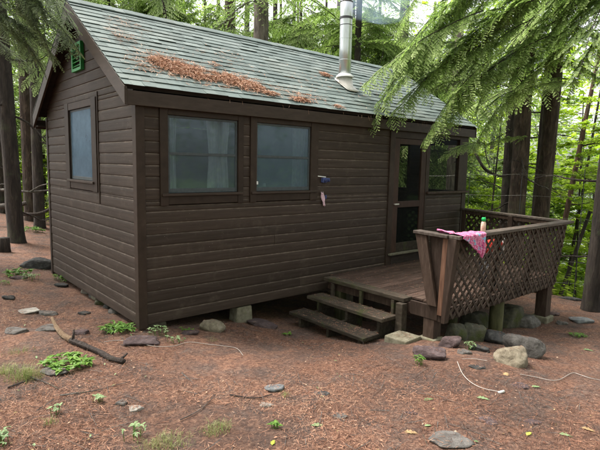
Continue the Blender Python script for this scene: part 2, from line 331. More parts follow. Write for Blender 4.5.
# ------------------------------------------------------------------ terrain
ax = np.unique(np.concatenate([np.linspace(-160,-30,14), np.linspace(-30,-5,26), np.arange(-5,10,.075), np.linspace(10,30,41), np.linspace(30,160,27)]))
ay = np.unique(np.concatenate([np.linspace(-160,-20,14), np.linspace(-20,-6,15), np.arange(-6,8,.075), np.linspace(8,30,45), np.linspace(30,160,27)]))
X, Y = np.meshgrid(ax, ay); Zb = Gbase(X, Y)
vs = [(X[j, i], Y[j, i], Zb[j, i] + gnoise(X[j, i], Y[j, i])) for j in range(len(ay)) for i in range(len(ax))]
nx = len(ax)
idx = np.arange(len(ay)*nx).reshape(len(ay), nx)
fc = np.stack([idx[:-1,:-1], idx[:-1,1:], idx[1:,1:], idx[1:,:-1]], -1).reshape(-1, 4)
me = bpy.data.meshes.new('ground'); me.from_pydata(vs, [], fc.tolist()); me.materials.append(M['ground']); me.polygons.foreach_set('use_smooth', [True]*len(me.polygons))
tag(link('ground', me), None, None, kind='structure')
me = MB(); me.add([(22,-60,-5.2),(160,-60,-5.2),(160,160,-5.2),(22,160,-5.2)], [(0,1,2,3)])
tag(me.build('lake', M['water']), None, None, kind='structure')

def sticks(name, pts, mat, lmin, lmax, w, tilt=.35, nrm=None, label=None, bias=None):
    """a mass of thin dead needles: one three-cornered sliver each"""
    n = len(pts); a = rng.uniform(0, 2*np.pi, n); L = rng.uniform(lmin, lmax, n); t = rng.normal(0, tilt, n)
    d = np.stack([np.cos(a)*np.cos(t), np.sin(a)*np.cos(t), np.sin(t)], 1)
    if nrm is not None:
        nn = np.array(nrm); d -= (d@nn)[:, None]*nn*.85
    s = np.stack([-np.sin(a), np.cos(a), rng.normal(0, .4, n)], 1)*w*rng.uniform(.6,1.4,n)[:, None]
    A = pts - d*(L/2)[:, None]; B = pts + d*(L/2)[:, None]
    V = np.stack([A-s, A+s, B+s*.6, B-s*.6], 1).reshape(-1, 3)
    me = bpy.data.meshes.new(name); me.vertices.add(len(V)); me.vertices.foreach_set('co', V.ravel())
    me.loops.add(4*n); me.loops.foreach_set('vertex_index', np.arange(4*n, dtype=np.int32)); me.polygons.add(n)
    me.polygons.foreach_set('loop_start', np.arange(0, 4*n, 4, dtype=np.int32)); me.polygons.foreach_set('loop_total', np.full(n, 4, np.int32))
    me.materials.append(mat); me.update(calc_edges=True)
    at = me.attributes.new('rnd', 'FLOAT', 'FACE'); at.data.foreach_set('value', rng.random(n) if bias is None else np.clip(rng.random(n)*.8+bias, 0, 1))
    o = link(name, me); tag(o, label, None, kind='stuff'); return o
# scatter over the visible ground: radial density falling with distance from where people stand
n = 420000
az = R(90)-YAW + rng.uniform(-.66, .70, n); rr = 1.4 + 16*rng.random(n)**1.6
lx = CAM.x + rr*np.cos(az); ly = CAM.y + rr*np.sin(az)
gx0, gy0 = -6.0, -6.0; gs = .05; gw = 400
gxs = gx0 + np.arange(gw)*gs; gg = np.zeros((gw, gw))
GX, GY = np.meshgrid(gxs, gxs); GZ = Gbase(GX, GY)
GN = np.array([[gnoise(x, y) for x in gxs[::2]] for y in gxs[::2]]); GN = np.repeat(np.repeat(GN, 2, 0), 2, 1)[:gw,:gw]; GZ = GZ + GN
def Gfast(x, y):
    i = np.clip(((x-gx0)/gs), 0, gw-2.001); j = np.clip(((y-gy0)/gs), 0, gw-2.001); i0 = i.astype(int); j0 = j.astype(int); u = i-i0; v = j-j0
    return GZ[j0,i0]*(1-u)*(1-v) + GZ[j0,i0+1]*u*(1-v) + GZ[j0+1,i0]*(1-u)*v + GZ[j0+1,i0+1]*u*v
ok = (lx < gx0+gw*gs-.2) & (ly < gy0+gw*gs-.2) & ~((lx > .15) & (lx < 6.3) & (ly > .15) & (ly < 3.4))
lx, ly = lx[ok], ly[ok]
pn = np.array([noise.noise(Vector((x*1.1, y*1.1, 9))) for x, y in zip(lx, ly)])
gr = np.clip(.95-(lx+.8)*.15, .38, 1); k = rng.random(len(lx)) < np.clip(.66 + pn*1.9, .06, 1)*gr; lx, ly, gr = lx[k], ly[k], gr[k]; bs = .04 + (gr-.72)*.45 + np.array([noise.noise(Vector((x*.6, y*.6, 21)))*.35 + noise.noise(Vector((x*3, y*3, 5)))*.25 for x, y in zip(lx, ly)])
P = np.stack([lx, ly, Gfast(lx, ly) + rng.uniform(.001, .010, len(lx))], 1)
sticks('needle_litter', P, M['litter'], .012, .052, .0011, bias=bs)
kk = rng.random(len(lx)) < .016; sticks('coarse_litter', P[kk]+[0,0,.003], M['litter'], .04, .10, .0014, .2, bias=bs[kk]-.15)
kk = rng.random(len(lx)) < .008; Q = P[kk] + [0,0,.004]
sticks('twig_litter', Q, M['deadwood'], .06, .28, .0022, .12)
# small leaf scraps, cone scales and pebbly bits
def scraps(name, pts, mat, s0, s1):
    n = len(pts); a = rng.uniform(0, 2*np.pi, n); s = rng.uniform(s0, s1, n)
    b = MB()
    for i in range(n):
        c = Vector(pts[i]); u = Vector((math.cos(a[i]), math.sin(a[i]), random.uniform(-.3,.3))); v = Vector((-math.sin(a[i]), math.cos(a[i]), random.uniform(-.5,.5)))
        S_ = s[i]; b.add([c-u*S_, c-v*S_*.45-u*S_*.1, c+u*S_, c+v*S_*.5+Vector((0,0,S_*.3))], [(0,1,2),(0,2,3)])
    o = b.build(name, mat); tag(o, None, None, kind='stuff'); return o
kk = rng.random(len(lx)) < .022; scraps('leaf_scraps', P[kk]+[0,0,.003], M['litter'], .004, .013)
kk = rng.random(len(lx)) < .0020; scraps('pale_leaf_scraps', P[kk]+[0,0,.005], M['drytan'], .005, .013)
kk = rng.random(len(lx)) < .0007; scraps('green_leaf_scraps', P[kk]+[0,0,.006], M['plant_pale'], .008, .022)

# ------------------------------------------------------------------ cabin
W, L = 3.538, 6.445
ZE, ZR, OA, OB, OB2 = 2.595, 3.841, .155, .09, .20
SL = (ZR-ZE)/(W/2+OB)
def roofz(y): return ZR - SL*abs(y - W/2)
cabin = thing('cabin', 'small brown wooden cabin with green shingled gable roof and screened corner porch', 'cabin', (L/2, W/2, 0))
CO = .1275
def course_rows(z0, z1):
    r = []; z = z0
    while z < z1-.004: r.append((z, min(z+CO, z1))); z += CO
    return r
def siding_board(mb, side, u0, u1, z0, z1, top=True, u0t=None, u1t=None):
    """one course: flat face with a bevelled top edge tucked under the board above.
    side: ('y', sign, pos) wall running along x;  ('x', sign, pos) wall running along y"""
    axis, sg, pos = side; j = random.uniform(-.0015, .0015)
    ch = .017 if (z1-z0) > .05 else .004; dp = .0075
    if u0t is None: u0t, u1t = u0, u1
    h = z1-z0
    if h_ := (z1-z0) > .05: prof = [(-.007+j, z0), (-.0005+j, z0+.006), (.001+j, z0+.025), (.001+j, z1-.035), (-.001+j, z1-.015), (-.0085, z1), (-.035, z1), (-.035, z0)]
    else: prof = [(j, z0), (j, z1-ch), (-dp, z1), (-.035, z1), (-.035, z0)]
    h = z1-z0; npf = len(prof); edge_i = 4 if npf == 8 else 1
    A = []; B = []
    for o, z in prof:
        t = (z-z0)/h; a = u0+(u0t-u0)*t; b = u1+(u1t-u1)*t
        if axis == 'y': A.append((a, pos+sg*o, z)); B.append((b, pos+sg*o, z))
        else: A.append((pos+sg*o, a, z)); B.append((pos+sg*o, b, z))
    fs = [(i, (i+1)%npf, (i+1)%npf+npf, i+npf) for i in range(npf)] + [tuple(range(npf)), tuple(range(2*npf-1, npf-1, -1))]
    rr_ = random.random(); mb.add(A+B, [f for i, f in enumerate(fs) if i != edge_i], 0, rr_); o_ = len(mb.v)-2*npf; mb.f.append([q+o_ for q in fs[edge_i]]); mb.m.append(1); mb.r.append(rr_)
def wall(name, side, u0, u1, z0, z1, holes=(), clip=None, joints=True):
    mb = MB()
    for a, b in course_rows(z0, z1):
        spans = [(u0, u1)]
        cuts = sorted({a, b} | {q for h in holes for q in (h[2], h[3]) if a < q < b})
        for c0, c1 in zip(cuts[:-1], cuts[1:]):
            if c1-c0 < .003: continue
            sp_ = [(u0, u1)]
            for h0, h1, hz0, hz1 in holes:
                if hz0 < (c0+c1)/2 < hz1:
                    sp_ = [q for s0, s1 in sp_ for q in ((s0, min(s1, h0)), (max(s0, h1), s1)) if q[1]-q[0] > .002]
            for s0, s1 in sp_:
                if clip:
                    l0, r0 = clip(c0); l1, r1 = clip(c1)
                    a0, a1, b0, b1 = max(s0, l0), min(s1, r0), max(s0, l1), min(s1, r1)
                    if a1-a0 < .03: continue
                    if b1 < b0: b0 = b1 = (b0+b1)/2
                    siding_board(mb, side, a0, a1, c0, c1, u0t=b0, u1t=b1)
                else:
                    if joints and s1-s0 > 2.6 and random.random() < .2:
                        q = random.uniform(s0+.8, s1-.8); siding_board(mb, side, s0, q-.0012, c0, c1); siding_board(mb, side, q+.0012, s1, c0, c1)
                    else: siding_board(mb, side, s0, s1, c0, c1)
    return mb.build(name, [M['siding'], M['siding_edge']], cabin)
W1 = (.250, 1.348, 1.335, 2.44); W2 = (1.449, 2.600, 1.335, 2.44); DR = (4.150, 5.185, .0, 2.44); PO = (5.185, 6.345, 1.385, 2.44)
front = wall('front_wall', ('y', -1, 0), .085, L-.1, 0, 2.46, [W1, W2, DR, PO])
GWIN = (1.195, 2.49, 1.42, 2.600)
def gclip(z):
    d = (ZR-.075-z)/SL; return (W/2-d, W/2+d)
wall('gable_wall', ('x', -1, 0), .085, W-.06, 0, ZR-.1, [GWIN], clip=gclip)
wall('rear_wall', ('y', 1, W), .06, L-.06, 0, 2.46)
RO1 = (.12, .98, 1.36, 2.30); RO2 = (1.32, 2.25, 1.36, 2.30); RO3 = (2.40, 3.35, 1.36, 2.30)
def hdr(z): return gclip(z)
wall('porch_side_wall', ('x', 1, L), .06, W-.06, 0, ZR-.1, [RO1, RO2, RO3], clip=gclip)
# partition between room and porch, floor
mb = MB(); mb.box(4.02, 4.06, .05, W-.05, .1, 2.75); mb.build('partition_wall', M['darkwood'], cabin)
mb = MB(); mb.box(.05, L-.05, .05, W-.05, .10, .36); mb.build('floor_platform', M['darkwood'], cabin)
# backing so siding gaps stay dark
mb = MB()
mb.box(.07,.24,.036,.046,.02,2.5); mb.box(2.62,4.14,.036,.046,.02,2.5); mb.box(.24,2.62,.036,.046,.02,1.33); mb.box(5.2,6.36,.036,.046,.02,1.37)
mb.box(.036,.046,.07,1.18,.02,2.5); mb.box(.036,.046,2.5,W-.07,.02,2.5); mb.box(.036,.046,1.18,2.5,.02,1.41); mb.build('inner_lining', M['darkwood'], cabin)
# sill beam under the siding
mb = MB(); mb.box(.06, L-.06, .06, .16, -.012, .11); mb.box(.06,.16,.16,W-.16,-.012,.11); mb.box(.06,L-.06,W-.16,W-.06,-.012,.11); mb.box(L-.16,L-.06,.16,W-.16,-.012,.11); mb.build('sill_beam', M['darkwood'], cabin)
# corner posts
for (x0,x1,y0,y1,zb) in ((-.018,.083,-.018,.083,-.03),(-.012,.07,W-.07,W+.012,-.03),(L-.12,L+.01,-.012,.075,.0),(L-.07,L+.012,W-.07,W+.012,0)):
    mb = MB(); mb.box(x0,x1,y0,y1,zb,2.47); mb.build('corner_post', M['trim'], cabin, .006)
# eaves: roof deck slabs
def slab(mb, side, y_e, t0, t1, x0, x1):
    s = -1 if side == 'front' else 1
    yr = W/2; nrm = Vector((0, s*SL, 1)).normalized()
    pr = Vector((0, yr, ZR)); pe = Vector((0, y_e, roofz(y_e)))
    vs = []
    for t in (t0, t1):
        for x, p in ((x0, pr), (x1, pr), (x1, pe), (x0, pe)):
            q = p + nrm*t if p is pe else Vector((0, yr, ZR + t/nrm.z)); vs.append((x, q.y, q.z))
    if s < 0: vs = vs[:4][::-1] + vs[4:][::-1]
    mb.hexa(vs)
roof = None
mb = MB(); slab(mb, 'front', -OB+.03, -.062, -.014, -OA+.035, L+OA-.035); slab(mb, 'back', W+OB2-.03, -.062, -.014, -OA+.035, L+OA-.035)
roof = mb.build('roof', M['darkwood'], cabin)
# shingles: real tabs, course over course
EX = .128
def shingles(side, y_e):
    mb = MB(); s = -1 if side == 'front' else 1
    ln = abs(y_e-W/2)*math.sqrt(1+SL*SL); dn = Vector((0, s, -SL)).normalized(); nr = Vector((0, s*SL, 1)).normalized()
    top = Vector((0, W/2, ZR)); rows = int(ln/EX)+1
    x0, x1 = -OA, L+OA
    for k in range(rows):
        e = ln - k*EX                       # distance of this butt edge from the ridge
        st = max(e-EX-.03, 0)
        x = x0 - random.uniform(0, .3)
        while x < x1:
            w = random.choice([.10,.13,.16,.19,.24,.30]); a = max(x+.0008, x0); b = min(x+w-.0008, x1); x += w
            if b-a < .01: continue
            th = random.choice([.0006, .0008, .0012, .0050, .0060]) + random.uniform(0, .0006); lift = random.uniform(0, .0012) + (random.random() < .04)*.005
            e2 = e + random.uniform(-.003, .003) - (th < .006)*.004
            P = []
            for d, t in ((st, -.012), (e2, .001+lift), (e2, .001+lift+th), (st, -.006)):
                for xx in (a, b):
                    q = top + dn*d + nr*t; P.append((xx, q.y, q.z))
            mb.add(P, [(0,2,3,1),(2,4,5,3),(4,6,7,5),(6,0,1,7),(0,6,4,2),(1,3,5,7)])
    return mb
o = shingles('front', -OB).build('shingles', M['shingle'], roof)
o = shingles('back', W+OB2).build('shingles', M['shingle'], roof)
mb = MB(); x = -OA
while x < L+OA-.01:
    x2 = min(x+.145, L+OA); t = .010+random.uniform(0,.006)
    for s in (-1, 1):
        a = Vector((0, W/2, ZR+.012)); dn = Vector((0, s, -SL)).normalized(); nr = Vector((0, s*SL, 1)).normalized()
        P = [a, a+dn*.12]; mb.hexa([(x,P[0].y,P[0].z),(x2+.02,P[0].y,P[0].z-.003),(x2+.02,P[1].y,P[1].z-.003),(x,P[1].y,P[1].z),(x,P[0].y,P[0].z+t),(x2,P[0].y,P[0].z+t),(x2,P[1].y,(P[1]+nr*t).z),(x,P[1].y,(P[1]+nr*t).z)])
    x = x2
mb.build('ridge_cap', M['shingle'], roof)
# fascia, rake boards, soffit
mb = MB(); mb.box(-OA+.03, L+OA-.03, -.072, -.046, 2.398, 2.545); mb.build('fascia', M['fascia'], cabin, .004)
mb = MB(); mb.box(-OA+.03, L+OA-.03, -.046, -.004, 2.44, 2.47); mb.build('soffit', M['darkwood'], cabin)
mb = MB(); mb.box(-OA+.03, L+OA-.03, W+OB2-.06, W+OB2-.035, 2.30, 2.44); mb.build('fascia', M['fascia'], cabin, .004)
mb = MB(); mb.box(-OA+.03, L+OA-.03, W+.002, W+OB2-.06, 2.33, 2.35); mb.build('soffit', M['darkwood'], cabin)
def rake(x0, x1, s, ye, drop=.165):
    mb = MB(); yr = W/2; off = .022*math.sqrt(1+SL*SL)
    zt = lambda y: roofz(y)-off
    dv = drop*math.sqrt(1+SL*SL)
    y_in = yr + s*.0015
    P = [(y_in, zt(y_in)), (ye, zt(ye)), (ye, zt(ye)-dv*.93), (y_in, zt(y_in)-dv)]
    A = [(x0, y, z) for y, z in P]; B = [(x1, y, z) for y, z in P]
    mb.add(A+B, [(0,1,2,3),(7,6,5,4),(0,4,5,1),(1,5,6,2),(2,6,7,3),(3,7,4,0)]); return mb.build('rake_board', M['fascia'], cabin, .004)
rake(-OA+.002, -OA+.032, -1, -OB+.012); rake(-OA+.002, -OA+.032, 1, W+OB2-.012)
rake(L+OA-.032, L+OA-.002, -1, -OB+.012); rake(L+OA-.032, L+OA-.002, 1, W+OB2-.012)
# windows -------------------------------------------------------------------
def front_window(x0, x1, z0, z1, fx0, fx1, curt, gl='pane'):
    w = MB(); y0, y1 = -.022, .05
    w.box(fx0, x0, y0, y1, 1.335, 2.47); w.box(x1, fx1, y0, y1, 1.335, 2.47); w.box(x0+.001, x1-.001, y0+.004, y1, z1, 2.465)
    w.box(x0+.001, x1-.001, y0+.006, y1, 1.345, z0-.035)
    fr = w.build('window', M['trim'], cabin, .004)
    s = MB(); s.box(fx0+.015, fx1-.015, -.040, .045, z0-.034, z0-.004); s.build('sill', M['fascia'], fr, .004)
    s = MB(); t = .028; ya, yb = .004, .028
    s.box(x0+.001, x0+t, ya, yb, z0, z1-.001); s.box(x1-t, x1-.001, ya, yb, z0, z1-.001); s.box(x0+t, x1-t, ya+.001, yb, z1-t, z1-.001); s.box(x0+t, x1-t, ya+.001, yb, z0, z0+.05)
    zm = (z0+z1)/2+.01; s.box(x0+t, x1-t, ya+.002, yb, zm-.016, zm+.016); s.build('sash', M['sash'], fr, .002)
    p = MB(); p.box(x0+.02, x1-.02, .012, .016, z0+.02, z1-.02); p.build('pane', M[gl], fr)
    for c0, c1 in curt:
        m_ = MB(); n = 28; vs = []
        for j in range(9):
            z = z0+.02 + (z1-z0)*j/8; 
            for i in range(n+1):
                u = i/n; pin = 1 + .10*math.cos(j/8*math.pi*2)
                x = (c0+c1)/2 + (c1-c0)*(u-.5)*pin; vs.append((x, .11 + .018*math.sin(u*22+j*.15) + .006*math.sin(u*51), z))
        m_.add(vs, [(j*(n+1)+i, j*(n+1)+i+1, (j+1)*(n+1)+i+1, (j+1)*(n+1)+i) for j in range(8) for i in range(n)]); m_.build('curtain', M['curtain'], fr, smooth=True)
    return fr
front_window(.347, 1.268, 1.474, 2.337, .252, 1.346, [(.36,.50),(.92,1.20)])
w2 = front_window(1.546, 2.459, 1.474, 2.337, 1.451, 2.598, [(2.24,2.45)], 'pane_blue')
mb = MB(); mb.box(1.556,1.580,-.006,.002,1.56,1.60); mb.build('latch', M['whiteplastic'], w2)
mb = MB(); mb.box(1.72,1.75,.06,.08,1.53,1.57); mb.build('sash_lock', M['whiteplastic'], w2)
# gable window
w = MB(); x0, x1 = -.024, .05; y0, y1, z0, z1 = 1.37, 2.313, 1.557, 2.503
w.box(x0,x1,1.197,y0,1.422,2.598); w.box(x0,x1,y1,2.488,1.422,2.598); w.box(x0+.004,x1,y0+.001,y1-.001,z1,2.594); w.box(x0+.006,x1,y0+.001,y1-.001,1.43,z0-.036)
gw_ = w.build('window', M['trim'], cabin, .004)
s = MB(); s.box(-.045,.045,1.30,2.39,z0-.035,z0-.004); s.build('sill', M['fascia'], gw_, .004)
s = MB(); t = .028
s.box(.004,.028,y0+.001,y0+t,z0,z1-.001); s.box(.004,.028,y1-t,y1-.001,z0,z1-.001); s.box(.005,.028,y0+t,y1-t,z1-t,z1-.001); s.box(.005,.028,y0+t,y1-t,z0,z0+.045); s.box(.012,.03,y0+t,y1-t,2.03,2.055); s.build('sash', M['sash'], gw_, .002)
p = MB(); p.box(.0075,.0115,y0+.02,y1-.02,z0+.02,z1-.02); p.build('pane', M['pane_side'], gw_)
s = MB(); s.box(-.012,-.002,1.160,1.192,1.28,2.66); s.build('trim_strip', M['trim'], cabin, .003)
# green louvred vent in the gable peak
v = MB(); ya, yb, za, zb = 1.625, 2.005, 2.975, 3.33
v.box(-.045,0,ya,ya+.04,za,zb); v.box(-.045,0,yb-.04,yb,za,zb); v.box(-.044,0,ya+.04,yb-.04,za,za+.04); v.box(-.044,0,ya+.04,yb-.04,zb-.035,zb)
vo = v.build('gable_vent', M['green_paint'], cabin, .003)
for k in range(5):
    z = za+.075+k*.052; l = MB(); Mx = Matrix.Translation((-.022,(ya+yb)/2,z)) @ Matrix.Rotation(R(-38),4,'Y'); l.box(-.026,.026,-(yb-ya)/2+.042,(yb-ya)/2-.042,-.004,.004,M=Mx); l.build('louvre', M['green_paint'], vo)
bk = MB(); bk.box(-.004,-.001,ya+.03,yb-.03,za+.03,zb-.03); bk.build('backing', M['black'], vo)
# door ----------------------------------------------------------------------
j = MB(); j.box(4.152,4.272,-.024,.06,.0,2.44); j.box(5.135,5.183,-.02,.06,.0,2.44); j.box(4.272,5.135,-.016,.06,2.285,2.44); j.build('door_frame', M['trim'], cabin, .004)
d = MB(); d.box(4.276,4.405,-.014,.024,.405,2.28); d.box(5.0,5.131,-.014,.024,.405,2.28)
d.box(4.405,5.0,-.013,.023,2.19,2.279); d.box(4.405,5.0,-.013,.023,1.15,1.255)
door = d.build('screen_door', M['redwood'], cabin, .004)
q = MB(); q.box(4.405,5.0,-.012,.022,.41,.56); q.build('kick_board', M['step'], door, .004)
q = MB(); q.box(4.41,4.995,.004,.008,1.25,2.195); q.build('upper_screen', M['screen'], door)
q = MB(); q.box(4.41,4.995,.004,.008,.555,1.155); q.build('lower_screen', M['screen_dark'], door)
q = MB(); q.box(4.29,4.40,-.052,-.036,1.20,1.222); q.box(4.30,4.315,-.04,-.012,1.202,1.22); q.box(4.375,4.39,-.04,-.012,1.202,1.22); q.build('handle', M['brass'], door, .004)
q = MB(); q.box(4.2,5.17,-.075,.06,.372,.402); q.build('threshold', M['concrete'], cabin, .005)
q = MB(); q.box(4.274,5.133,-.03,.03,.0,.370); q.build('riser_board', M['darkwood'], cabin, .003)
# porch opening
o_ = MB(); o_.box(5.185,5.235,-.018,.06,1.40,2.44); o_.box(6.16,6.343,-.014,.06,1.40,2.44); o_.box(5.236,6.159,-.012,.06,2.34,2.44)
po = o_.build('porch_opening', M['trim'], cabin, .004)
s = MB(); s.box(5.17,6.47,-.065,.07,1.362,1.398); s.build('sill', M['railwood'], po, .004)
s = MB(); s.box(5.23,6.165,.02,.024,1.39,2.35); s.build('insect_screen', M['screen'], po)
for h0,h1,z0_,z1_ in (RO1,RO2,RO3):
    s = MB(); s.box(L-.05,L+.016,h0-.04,h0+.03,z0_-.03,z1_+.04); s.box(L-.05,L+.016,h1-.03,h1+.04,z0_-.03,z1_+.04); s.box(L-.05,L+.015,h0+.03,h1-.03,z1_-.04,z1_+.04); s.box(L-.05,L+.03,h0+.03,h1-.03,z0_-.03,z0_+.03)
    so = s.build('side_opening', M['darkwood'], cabin, .003)
    s = MB(); s.box(L-.02,L-.016,h0+.02,h1-.02,z0_+.02,z1_-.03); s.build('insect_screen', M['screen'], so)
# stove pipe
px_, py_ = 3.80, .70
zs = roofz(py_); pc = Vector((px_, py_, 0))
pm = MB(); lean = .012
def pp(z): return Vector((px_ - .010*(z-3.2), py_, z))
pm.tube([pp(3.20), pp(3.7), pp(4.2), pp(4.62)], .099, 28, r=.5); pipe = pm.build('stove_pipe', M['steel'], cabin, smooth=True)
for z, rr_, h_, mt in ((3.86,.1025,.018,'steel'),(4.06,.103,.010,'steel_dark'),(4.17,.107,.035,'steel_dark'),(4.42,.104,.014,'steel_dark'),(3.52,.1015,.010,'steel')):
    b_ = MB(); b_.tube([pp(z-h_/2), pp(z+h_/2)], rr_, 28, r=.5); b_.build('band', M[mt], pipe, smooth=False)
b_ = MB(); b_.tube([pp(4.62), pp(4.64), pp(4.66), pp(4.78), pp(4.80), pp(4.92)], [.105,.15,.155,.155,.165,.02], 28); b_.build('rain_cap', M['steel_dark'], pipe)
b_ = MB(); b_.tube([pp(3.245), pp(3.26), pp(3.30)], [.145,.145,.103], 28, r=.6); b_.build('storm_collar', M['whiteplastic'], pipe, smooth=False)
b_ = MB(); vs = []; n = 28                      # flashing cone meeting the roof slope
for k in range(n):
    a = 2*math.pi*k/n; vs.append((px_+.112*math.cos(a), py_+.112*math.sin(a), 3.25))
for k in range(n):
    a = 2*math.pi*k/n; x, y = px_+.125*math.cos(a), py_+.145*math.sin(a)-.01; vs.append((x, y, roofz(y)+.02))
for k in range(n):
    a = 2*math.pi*k/n; ca, sa = math.cos(a), math.sin(a); q = max(abs(ca), abs(sa)); x, y = px_+.01+.14*ca/q, py_-.04+.17*sa/q; vs.append((x, y, roofz(y)+.024))
b_.add(vs, [(k, (k+1)%n, (k+1)%n+n, k+n) for k in range(n)] + [(k+n, (k+1)%n+n, (k+1)%n+2*n, k+2*n) for k in range(n)])
fo = b_.build('flashing', M['flash'], pipe, smooth=True); so_ = fo.modifiers.new('s','SOLIDIFY'); so_.thickness = .006
# piers
def pier(x, y, w, dd, ztop, zb, mt):
    m_ = MB(); m_.hexa([(x-w*.56,y-dd*.5,zb),(x+w*.56,y-dd*.5,zb),(x+w*.56,y+dd*.5,zb),(x-w*.56,y+dd*.5,zb),(x-w*.46,y-dd*.45,ztop),(x+w*.46,y-dd*.45,ztop),(x+w*.46,y+dd*.45,ztop),(x-w*.46,y+dd*.45,ztop)])
    return m_.build('pier', M[mt], cabin, .012)
pier(1.40, .10, .24, .2, -.013, G(1.4,.1)-.12, 'concrete')
for x, y in ((.25,.25),(.2,1.8),(.2,3.3),(3.6,.4),(5.9,.3),(6.2,1.8),(6.2,3.3),(3,3.3),(1.4,3.3)):
    pier(x, y, .26, .26, -.013, G(x,y)-.15, 'concrete')

# needle drifts lying on the roof
def roof_pts(cx, cy, rx, ry, n, seed):
    r_ = np.random.default_rng(seed); P = []
    while len(P) < n:
        u, v_ = r_.normal(0, .5, 2)
        w_ = noise.noise(Vector((u*2.2+seed, v_*2.2, seed)))
        if (u*u+v_*v_)*r_.uniform(.35,1.6) > (1+w_*1.6)**2*.8: continue
        x, y = cx+u*rx, cy+v_*ry
        if y < -.085 or y > 1.75: continue
        th = max(0, .024*(1-(u*u+v_*v_)*.9))
        P.append((x, y, roofz(y)+.018+r_.random()*th))
    return P
P = []
for i, (cx, cy, rx, ry, n) in enumerate(((.60,.42,.24,.20,3300),(.86,.34,.22,.17,2300),(.45,.48,.10,.10,600),(1.05,.26,.16,.05,500),(1.34,.30,.25,.15,2500),(1.60,.20,.24,.12,1900),(1.85,.08,.15,.05,700),(2.28,.02,.20,.05,800),(3.58,.92,.13,.07,700),(2.95,-.03,.12,.04,160),(.25,.95,.25,.22,170),(.5,.6,.4,.2,160),(1.6,.9,.7,.3,110),(.2,.35,.25,.25,160),(1.3,.62,.15,.08,90),(2.9,.5,2.2,.5,260),(.45,1.3,.35,.2,120),(.75,.38,.5,.28,1300),(1.5,.25,.5,.25,1000),(2.4,.12,.5,.15,300))):
    P += roof_pts(cx, cy, rx, ry, n, i+3)
nr = Vector((0,-SL,1)).normalized()
sticks('roof_needle_litter', np.array(P), M['rooflitter'], .03, .085, .0022, .35, nrm=nr)
# needles hanging from the eave edge
P = np.array([(random.uniform(0,6), -.095, 2.58-random.uniform(0,.03)) for _ in range(26)])
m_ = MB()
for p in P: m_.beam(p, Vector(p)+Vector((random.uniform(-.02,.02), -.008, -random.uniform(.02,.07))), .0013, .0013)
tag(m_.build('hanging_needles', M['rooflitter']), None, None, kind='stuff')

# small things on the wall
t = thing('wall_holder', 'small navy blue holder on a pale bracket, fixed beside the second front window', 'holder', (2.70,-.01,1.6))
m_ = MB(); m_.beam((2.60,-.012,1.668),(2.74,-.03,1.655),.012,.012); m_.build('bracket', M['whiteplastic'], t, .002)
m_ = MB(); m_.box(2.67,2.74,-.06,-.005,1.575,1.645); m_.box(2.745,2.81,-.05,-.005,1.585,1.64); m_.tube([(2.7,-.06,1.61),(2.7,-.085,1.60)],.022,10); m_.tube([(2.78,-.05,1.61),(2.78,-.07,1.605)],.018,10); m_.build('holder_body', M['bluething'], t, .008)
t = thing('hanging_cloth', 'pale pink scrap of cloth hanging from a nail below the blue holder', 'cloth', (2.71,-.01,1.35))
m_ = MB(); vs = []
for jz in range(9):
    z = 1.44-.2*jz/8; wd = .035*(1-.25*abs(jz/8-.3)); cx = 2.685+.05*(jz/8)
    for i in range(5): u = i/4-.5; vs.append((cx+u*wd*1.6, -.02-.012*math.sin(u*9+jz), z+.01*math.sin(i*2)))
m_.add(vs, [(a*5+i, a*5+i+1, a*5+i+6, a*5+i+5) for a in range(8) for i in range(4)]); o = m_.build('cloth_strip', M['pinkcloth'], t, smooth=True); o.modifiers.new('s','SOLIDIFY').thickness = .004
m_ = MB(); m_.box(2.74,2.775,-.03,-.008,1.34,1.40); m_.build('tag', M['bluething'], t, .006)
m_ = MB(); m_.tube([(2.69,0,1.445),(2.69,-.03,1.45)],.003,6); m_.build('nail', M['wire'], t)

# ------------------------------------------------------------------ deck
DX0, DX1, DY0, DZ = 2.72, 5.70, -2.02, .22
deck = thing('deck', 'weathered brown timber deck with slanted lattice railing in front of the cabin door', 'deck', (4.4,-1,0))
mb = MB(); y = -.03; bw = .138
while y - bw > DY0-.02:
    a = y; y -= bw; dz = random.uniform(-.002,.002)
    xs = [DX0+.14, random.uniform(4,5.2), DX1+.60*(y+2.05)/2.0]
    for q0, q1 in zip(xs[:-1], xs[1:]): mb.box(q0+.001, q1-.001, y+.005, a, DZ-.03+dz, DZ+dz)
mb.build('deck_boards', M['deck'], deck, .004)
mb = MB(); mb.box(DX0-.035, DX0+.135, -1.53, -.10, DZ-.045, DZ+.006); mb.build('edge_board', M['step'], deck, .006)
mb = MB(); mb.box(DX0-.005, DX0+.035, DY0+.03, -1.602, .055, DZ-.001); mb.box(DX0+.05, DX0+.09, -1.60, -.1, .05, DZ-.05); mb.box(DX0, DX1, DY0-.015, DY0+.028, .045, DZ-.032); mb.box(DX1-.04, DX1-.001, DY0+.03, -.04, .03, DZ-.036)
for xx in (3.3,3.9,4.5,5.1): mb.box(xx-.02, xx+.02, DY0+.03, -.04, .04, DZ-.034)
mb.build('rim_joist', M['railwood'], deck, .004)
def post(x, y, w, zt, mt, rnd_=False, foot=False):
    zb = G(x, y)-.1; m_ = MB()
    if rnd_: m_.tube([(x,y,zb),(x,y,zb+.2),(x,y,zt)], [w*.53, w*.5, w*.49], 18, wob=.05)
    else: m_.box(x-w/2, x+w/2, y-w/2, y+w/2, zb, zt)
    p_ = m_.build('post', M[mt], deck, 0 if rnd_ else .006, smooth=rnd_)
    if foot:
        m_ = MB(); m_.box(x-w*.75, x+w*.75, y-w*.75, y+w*.75, zb-.02, G(x,y)+foot); m_.build('concrete_foot', M['concrete'], p_, .015)
